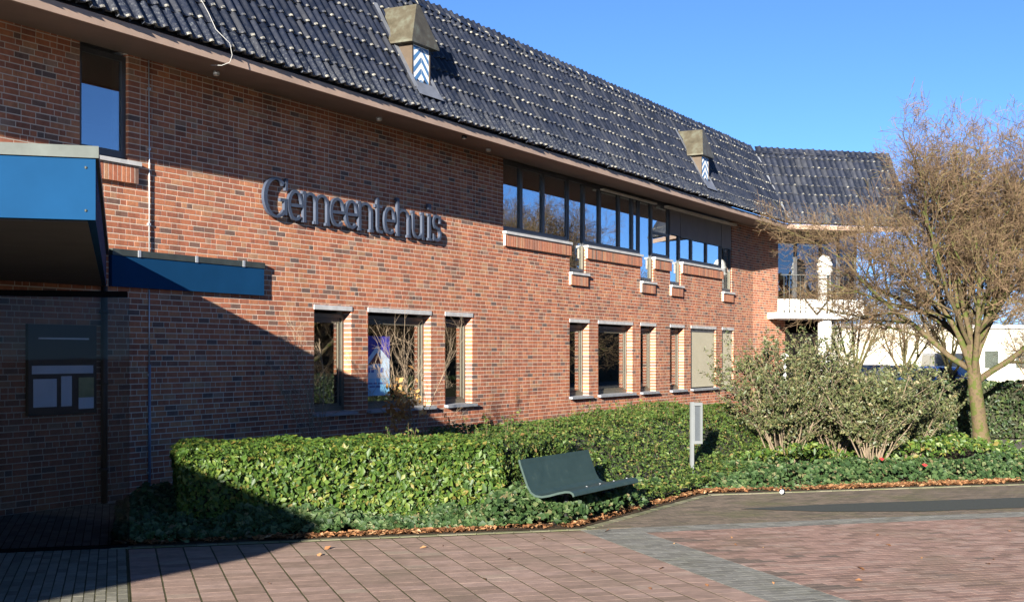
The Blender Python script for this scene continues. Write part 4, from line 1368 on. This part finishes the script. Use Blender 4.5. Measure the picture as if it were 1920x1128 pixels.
BIG = [dict(n=7, wob=.16, up=.03, taper=.35, sides=7, kids=9, **{'from':.22}, len=3.35, rf=.6, ang=(0,0)),
       dict(n=6, wob=.20, up=.04, taper=.35, sides=5, kids=10, **{'from':.12}, len=2.15, rf=.55, ang=(20,55)),
       dict(n=4, wob=.22, up=.05, taper=.45, sides=3, kids=7, **{'from':.12}, len=.95, rf=.50, ang=(25,60)),
       dict(n=3, wob=.25, up=.04, taper=.5, sides=3, kids=5, **{'from':.2}, len=.46, rf=.6, ang=(25,60)),
       dict(n=2, wob=.25, up=.05, taper=.5, sides=3, kids=0, **{'from':.2}, len=.20, rf=.7, ang=(30,65))]
def tree_thing(name, loc, wt, label, cat, group=None, bark='bark', rz=0, sc=1.0):
    o = tag(empty(name, loc, rz), label, cat, group)
    o.scale = (sc, sc, sc)
    wt[0].build('trunk', M[bark], o)
    wt[1].build('crown', M['twig'], o)
    return o
def copy_tree(o, loc, rz, sc, label, group):
    c = o.copy(); COL.objects.link(c); c.location = loc; c.rotation_euler = (0,0,rz); c.scale = (sc,sc,sc)
    c['label'] = label; c['group'] = group
    for ch in list(o.children):
        k = ch.copy(); COL.objects.link(k); k.parent = c
    return c
big = grow_tree(8, (0,0,0), 2.1, .15, 14, BIG, (-.1,.05), (24,82), .0034)
big_tree = tree_thing('bare_tree', cam2w(9.5, 26.5), big, 'large bare mossy tree with dense reddish twigs at the right edge', 'tree')
copy_tree(big_tree, (31, -10.5, 0), 2.0, 1.15, 'bare tree on the square to the right, mirrored in the upper windows', 'bare trees on the square')
copy_tree(big_tree, (38, -15, 0), 4.2, 1.25, 'second bare tree on the square to the right, behind the first', 'bare trees on the square')

VASE = [dict(n=5, wob=.10, up=.10, taper=.4, sides=6, kids=7, **{'from':.25}, len=2.4, rf=.6, ang=(0,0)),
        dict(n=4, wob=.15, up=.08, taper=.4, sides=4, kids=7, **{'from':.15}, len=1.3, rf=.5, ang=(20,45)),
        dict(n=3, wob=.20, up=.06, taper=.5, sides=3, kids=4, **{'from':.1}, len=.7, rf=.6, ang=(20,50)),
        dict(n=2, wob=.22, up=.05, taper=.5, sides=3, kids=0, **{'from':.2}, len=.35, rf=.7, ang=(25,55))]
va_ = grow_tree(17, (0,0,0), 1.5, .13, 6, VASE, (0,0), (40,75))
G_ = 'small bare trees in front of the parked cars'
FL = ['leftmost tall bare tree behind the cream building','second tall bare tree from the left behind the cream building','middle one of the tall bare trees behind the cream building','fourth tall bare tree from the left behind the cream building','rightmost tall bare tree behind the cream building']
v1 = tree_thing('vase_tree', cam2w(11.8, 45.0), va_, 'small bare tree with green mossy forks just right of the white column', 'tree', G_, 'bark2')
copy_tree(v1, cam2w(14.6, 49), 1.3, .95, 'small forked bare tree in front of the cream wall and silver car', G_)
copy_tree(v1, cam2w(15.1, 45.5), 2.6, 1.0, 'small bare tree with full vase crown in front of the blue car', G_)
far = grow_tree(29, (0,0,0), 2.2, .22, 6, [dict(BIG[0], len=4.2, kids=8), dict(BIG[1], len=2.2, kids=8), dict(BIG[2], len=1.1, kids=5), dict(BIG[3], len=.55, kids=0)], (0,0), (30,75))
G2 = 'tall bare trees behind the cream building'
fx = [(22.0,96,1.0,0),(27.5,100,1.1,1.2),(32,95,1.0,2.2),(37,102,1.1,3.0),(42,97,1.15,.6)]
f0 = tree_thing('far_tree', cam2w(fx[0][0], fx[0][1]), far, FL[0], 'tree', G2, 'bark2')
for k_, (x_, z_, s_, r_) in enumerate(fx[1:]): copy_tree(f0, cam2w(x_, z_), r_, s_, FL[k_+1], G2)

# bare shrubs trained before the ground floor windows
def bare_shrub(seed, loc, stems, hgt, spread, label, dead=0, deadbox=None):
    r = random.Random(seed)
    o = tag(empty('bare_shrub', loc), label, 'shrub', 'leafless shrubs by the ground floor windows')
    mb = MB()
    tips = []
    def rec(p, d, L, rad, lvl):
        n = 4
        pts = [p.copy()]
        for k in range(n):
            d = (d + Vector((r.gauss(0,.16), r.gauss(0,.08), r.gauss(0,.10)+.03))).normalized()
            p = p + d*L/n; pts.append(p.copy())
        mb.tube(pts, [rad*(1-.12*k) for k in range(n+1)], 5 if lvl == 0 else 3, caps=False)
        tips.extend(pts[2:])
        if lvl < 3:
            for _ in range(5 if lvl else 7):
                q = pts[r.randint(1, n)]
                dd = (d + Vector((r.gauss(0,.7), r.gauss(0,.25), r.gauss(.1,.5)))).normalized()
                rec(q, dd, L*r.uniform(.35,.55), rad*.55, lvl+1)
    for k in range(stems):
        rec(Vector((r.uniform(-.12,.12), r.uniform(-.1,.1), 0)), Vector((r.uniform(-spread,spread), r.uniform(-.1,.1), 1)).normalized(), hgt*r.uniform(.7,1.05), .0095, 0)
    mb.build('stems', M['palestem'], o)
    if dead:
        x0, x1, z0, z1 = deadbox
        P_ = np.array([(r.gauss((x0+x1)/2,(x1-x0)/4), r.uniform(-.12,.12), r.gauss((z0+z1)/2,(z1-z0)/4)) for _ in range(dead)])
        leaves_obj('dead_leaves', P_, np.tile(np.array([[-.4,-.8,.3]]), (dead,1)), .075, M['sunlitleaf'], o, 'stuff', spread=.9)
    return o
bare_shrub(5, (4.75,-1.2,0), 4, 2.0, .5, 'leafless pale stemmed shrub with a tuft of dry brown leaves below the poster', 230, (-.95,.15,.75,1.45))
bare_shrub(9, (2.6,-.9,0), 4, 1.65, .30, 'leafless pale shrub before the narrow window farthest left on the ground floor')

# grey-green bushes
def bush(seed, loc, rad, hgt, stems, nleaf, label):
    r = random.Random(seed); rg_ = np.random.default_rng(seed)
    o = tag(empty('broad_bush', loc), label, 'bush', 'grey green bushes in the bed')
    mb = MB(); L_ = []; Nn = []
    def rec(p, d, L, rd, lvl):
        n = 5 if lvl == 0 else 3
        pts = [p.copy()]
        for k in range(n):
            d = (d + Vector((r.gauss(0,.13), r.gauss(0,.13), r.gauss(0,.08) - (.015 if lvl == 0 else .0)))).normalized()
            p = p + d*L/n; pts.append(p.copy())
        mb.tube(pts, [rd*(1-.6*k/n) for k in range(n+1)], 5 if lvl == 0 else 3, caps=False)
        if lvl >= 1:
            for k in range(n):
                for _ in range(nleaf):
                    f = r.random()
                    q = pts[k].lerp(pts[k+1], f)
                    L_.append((q.x + r.gauss(0,.022), q.y + r.gauss(0,.022), q.z + r.gauss(0,.022)))
                    Nn.append((r.gauss(-.3,.5), r.gauss(-.3,.5), .7))
        if lvl < 2:
            for c in range(9 if lvl == 0 else 4):
                f = (.28 if lvl == 0 else .15) + r.random()*.72
                i = min(int(f*n), n-1); q = pts[i].lerp(pts[i+1], f*n-i)
                a = r.uniform(0, 6.283)
                dd = (d*.9 + Vector((math.cos(a)*.65, math.sin(a)*.65, r.uniform(-.15,.35)))).normalized()
                rec(q, dd, L*(r.uniform(.22,.42) if lvl == 0 else r.uniform(.35,.65)), rd*.5, lvl+1)
    for k in range(stems):
        a = 6.283*k/stems + r.uniform(-.3,.3); e_ = r.uniform(.1, 1.0)**.8
        tilt = e_*rad/hgt
        rec(Vector((math.cos(a)*.14*e_, math.sin(a)*.14*e_, 0)), Vector((math.cos(a)*tilt, math.sin(a)*tilt, 1)).normalized(), hgt*math.sqrt(1+tilt*tilt)*r.uniform(.72,1.03), .014, 0)
    mb.build('stems', M['stem'], o)
    P_ = np.array(L_)
    leaves_obj('leaves', P_, np.array(Nn), .050, M['cotoleaf'], o, 'stuff', spread=.6, rng=rg_)
    return o
bush(3, cam2w(4.45, 21.5), .95, 1.78, 24, 5, 'grey-green leafy bush nearest the brick wall, left of its neighbours')
bush(4, cam2w(5.55, 22.4), .95, 1.62, 24, 5, 'middle grey-green bush below the white column')
bush(6, cam2w(5.75, 20.9), .85, 1.55, 22, 5, 'right-hand grey-green bush with bare pale lower stems fanning out')
bush(7, cam2w(7.1, 23.4), .75, 1.35, 18, 5, 'low grey-green bush at the right end of the group')

# dark clipped hedge at the far right of the bed
dh = tag(empty('dark_hedge', cam2w(11.0, 31.0)), 'dark clipped hedge below the bare tree at the right', 'hedge')
rg = np.random.default_rng(71)
n = 9000
X_ = rg.uniform(8.6, 17, n); f = rg.random(n)
Zc = np.where(f < .55, 29.6 + fbm2(X_*2, f*9, 4, 1)*.1, rg.uniform(29.6, 31.2, n)); Zz = np.where(f < .55, rg.uniform(.05, 1.25, n), 1.25 + fbm2(X_*2, Zc*2, 4, 1)*.06)
P = np.stack([CAM.x + X_*SA + Zc*CA, CAM.y - X_*CA + Zc*SA, Zz - rg.exponential(.03, n)], 1)
leaves_obj('foliage', P - np.array(dh.location), np.tile(np.array([[-.7,-.3,.5]]), (n,1)), .085, M['darkhedge'], dh, 'stuff', spread=.9)
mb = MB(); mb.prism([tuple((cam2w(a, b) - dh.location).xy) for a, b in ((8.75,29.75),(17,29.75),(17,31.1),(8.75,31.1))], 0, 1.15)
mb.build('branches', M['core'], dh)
rs = tag(empty('round_shrub', cam2w(17.2, 57)), 'small dark rounded evergreen beside the silver car', 'shrub')
n = 1500
d_ = rg.normal(size=(n,3)); d_ /= np.linalg.norm(d_, axis=1)[:,None]
P = d_*np.array([.55,.55,.75])*rg.uniform(.8,1.05,n)[:,None] + np.array([0,0,.8])
leaves_obj('foliage', P, d_, .12, M['darkhedge'], rs, 'stuff', spread=.6)
MB().tube([(0,0,0),(0,0,.7)], .06, 6).build('stem', M['bark2'], rs)

# long evergreen hedge and trees on the far side of the square (seen only mirrored in the glass)
eh = tag(empty('evergreen_hedge', (35, -27, 0)), 'tall dark evergreen hedge across the square, mirrored in the ground floor windows', 'hedge')
n = 22000
P = np.stack([rg.uniform(-10, 190, n), rg.uniform(-.4, .6, n), rg.uniform(.1, 7.0, n)], 1)
P[:,2] *= .85 + .15*fbm2(P[:,0]*.6, P[:,0]*.1, 3, 1)
P[:,0] -= 25
leaves_obj('foliage', P, np.tile(np.array([[0,1.0,.3]]), (n,1)), .55, M['darkhedge'], eh, 'stuff', spread=.8)
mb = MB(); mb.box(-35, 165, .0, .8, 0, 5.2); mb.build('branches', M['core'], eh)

# ------------------------------------------------------------------ cream building, cars, small things
cb = tag(empty('cream_building', cam2w(27, 78), GROT), 'long low cream rendered building behind the parked cars', 'building')
M['cream'] = plain('cream_render', (.50,.47,.38), .9, .08, .6, bump=.1)
MB().box(-8.5, 14, 0, 8, -.1, 3.45).build('wall', M['cream'], cb)
MB().box(-8.7, 14.2, -.2, 8.2, 3.45, 3.68).build('roof_edge', M['stone'], cb)
for x_ in (1.2, 3.4, 5.6):
    f = MB(); f.box(x_, x_+1.1, -.03, .02, 1.0, 2.2); fo = f.build('window', M['white_paint'], cb)
    MB().box(x_+.07, x_+1.03, -.036, -.031, 1.07, 2.13).build('pane', M['glass_low'], fo)

def car(name, loc, rz, col, label, van=False, group='cars parked behind the bed'):
    o = tag(empty(name, loc, rz), label, 'van' if van else 'car', group)
    paint = plain(name + '_paint', col, .25, .05, 2, coat=.6)
    Wd = .86
    if van: side = [(-2.3,.35),(-2.35,.9),(-2.25,1.15),(-1.55,1.25),(-1.0,1.95),(2.2,1.98),(2.3,1.2),(2.33,.35)]; hgt = 1.95
    else: side = [(-2.1,.32),(-2.15,.62),(-2.0,.78),(-1.05,.93),(-.45,1.42),(.85,1.47),(1.65,1.02),(2.05,.98),(2.12,.62),(2.08,.32)]; hgt = 1.47
    n = len(side)
    mb = MB()
    def wy(z): return Wd - max(0, z - .92)*.28 if not van else Wd - max(0, z-1.2)*.10
    L_ = [(x, -wy(z), z) for x, z in side]; R_ = [(x, wy(z), z) for x, z in side]
    mb.add(L_ + R_, [tuple(range(n)), tuple(range(2*n-1, n-1, -1))] + [(i, n+i, n+(i+1) % n, (i+1) % n) for i in range(n)])
    mb.build('body', paint, o)
    # glazing
    g = MB()
    if van: zones = [[(-1.42,1.30),(-.98,1.85),(-.2,1.87),(-.2,1.30)],[(-.1,1.3),(-.1,1.87),(2.1,1.87),(2.15,1.3)]]
    else: zones = [[(-.92,.97),(-.42,1.36),(.15,1.40),(.15,.99)],[(.22,.99),(.22,1.40),(.80,1.40),(1.35,1.03)]]
    for zn in zones:
        for sd in (-1, 1):
            vs = [(x, sd*(wy(z)+.006), z) for x, z in zn]
            vs2 = [(x, sd*(wy(z)-.01), z) for x, z in zn]
            k = len(zn)
            g.add(vs+vs2, [tuple(range(k)) if sd > 0 else tuple(range(k-1,-1,-1))] + [(i, (i+1) % k, k+(i+1) % k, k+i) for i in range(k)])
    sw = [(-1.03,.955),(-.47,1.40)] if not van else [(-1.52,1.28),(-1.03,1.9)]
    rw = [(.92,1.44),(1.60,1.05)] if not van else [(2.21,1.9),(2.305,1.25)]
    for (xa, za), (xb, zb) in (sw, rw):
        d = Vector((xb-xa, 0, zb-za)).normalized(); nn = Vector((-d.z, 0, d.x))*.008
        if nn.z < 0: nn = -nn
        if van and xa > 2: nn = Vector((.008, 0, 0))
        g.add([(xa+nn.x, -wy(za)+.09, za+nn.z),(xb+nn.x, -wy(zb)+.09, zb+nn.z),(xb+nn.x, wy(zb)-.09, zb+nn.z),(xa+nn.x, wy(za)-.09, za+nn.z)], [(0,1,2,3)])
    g.build('window', plain(name + '_glass', (.02,.025,.03), .08, .05, 2), o)
    for x_ in ((-1.35, 1.35) if not van else (-1.5, 1.5)):
        for sd in (-1, 1):
            wl = MB(); wl.tube([(x_, sd*(Wd-.16), .32), (x_, sd*(Wd+.01), .32)], .32, 16)
            wo_ = wl.build('wheel', M['black'], o)
            rm_ = MB(); rm_.tube([(x_, sd*(Wd-.0), .32), (x_, sd*(Wd+.022), .32)], .19, 12); rm_.build('rim', M['steel'], wo_)
    xf, xr = side[1][0], side[-2][0]
    for sd in (-1, 1):
        MB().box(xf-.02+.06, xf+.2, sd*.78-.12, sd*.78+.12, .62, .76).build('headlight', M['rail_light'], o)
        MB().box(xr-.12, xr+.025, sd*.76-.1, sd*.76+.1, .72, .92).build('tail_light', plain(name+'_tail', (.25,.02,.02), .3, .05, 2), o)
        MB().box(-.75, -.6, sd*(Wd+.01) - .09, sd*(Wd+.01) + .09, .98, 1.1).build('wing_mirror', paint, o)
    return o
car('parked_car', cam2w(16.0, 56.0), math.radians(150), (.09,.11,.14), 'grey blue saloon parked before the cream wall behind the bushes')
car('parked_car', cam2w(15.9, 47.5), math.radians(75), (.012,.045,.20), 'bright blue car behind the slim tree trunk at the right')
car('parked_van', cam2w(19.0, 57.0), math.radians(20), (.03,.035,.05), 'dark van parked behind the blue car', True)
car('parked_car', cam2w(14.0, 58.0), math.radians(60), (.03,.05,.09), 'dark blue car mostly hidden behind the grey-green bushes')

gl = tag(empty('garden_lamp', cam2w(8.0, 38.5)), 'short white post lamp in the dark passage under the balcony', 'lamp')
MB().tube([(0,0,0),(0,0,1.55)], .05, 10).build('post', M['white_paint'], gl)
MB().tube([(0,0,1.70),(0,0,1.78),(0,0,1.86),(0,0,1.93)], [.05,.12,.12,.04], 12).build('lamp_head', M['white_paint'], gl)
MB().tube([(0,0,1.55),(0,0,1.70)], .03, 8).build('neck', M['steel'], gl)

lt = tag(empty('litter_cup', cam2w(3.63, 17.6, .005)), 'small crumpled white cup lying at the bed edging', 'litter')
m = MB(); m.tube([(-.05,0,.04),(.05,.02,.045)], [.022,.032], 9); m.build('cup', M['white_paint'], lt)
rp_ = plain('red_wrapper', (.45,.03,.03), .4, .2, 8)
for k, (a, b) in enumerate(((6.04,19.2),(5.72,20.3))):
    o = tag(empty('red_wrapper', cam2w(a, b, .25)), ['red wrapper caught in the ivy at the right','red wrapper in the ivy at the foot of the right-hand bush'][k], 'litter', 'red wrappers in the ivy')
    m = MB()
    m.add([(-.05,-.02,0),(.035,-.035,.02),(.05,.035,.0),(-.03,.035,.035),(0,0,.045)], [(0,1,4),(1,2,4),(2,3,4),(3,0,4),(0,3,2,1)]); m.build('foil', rp_, o)
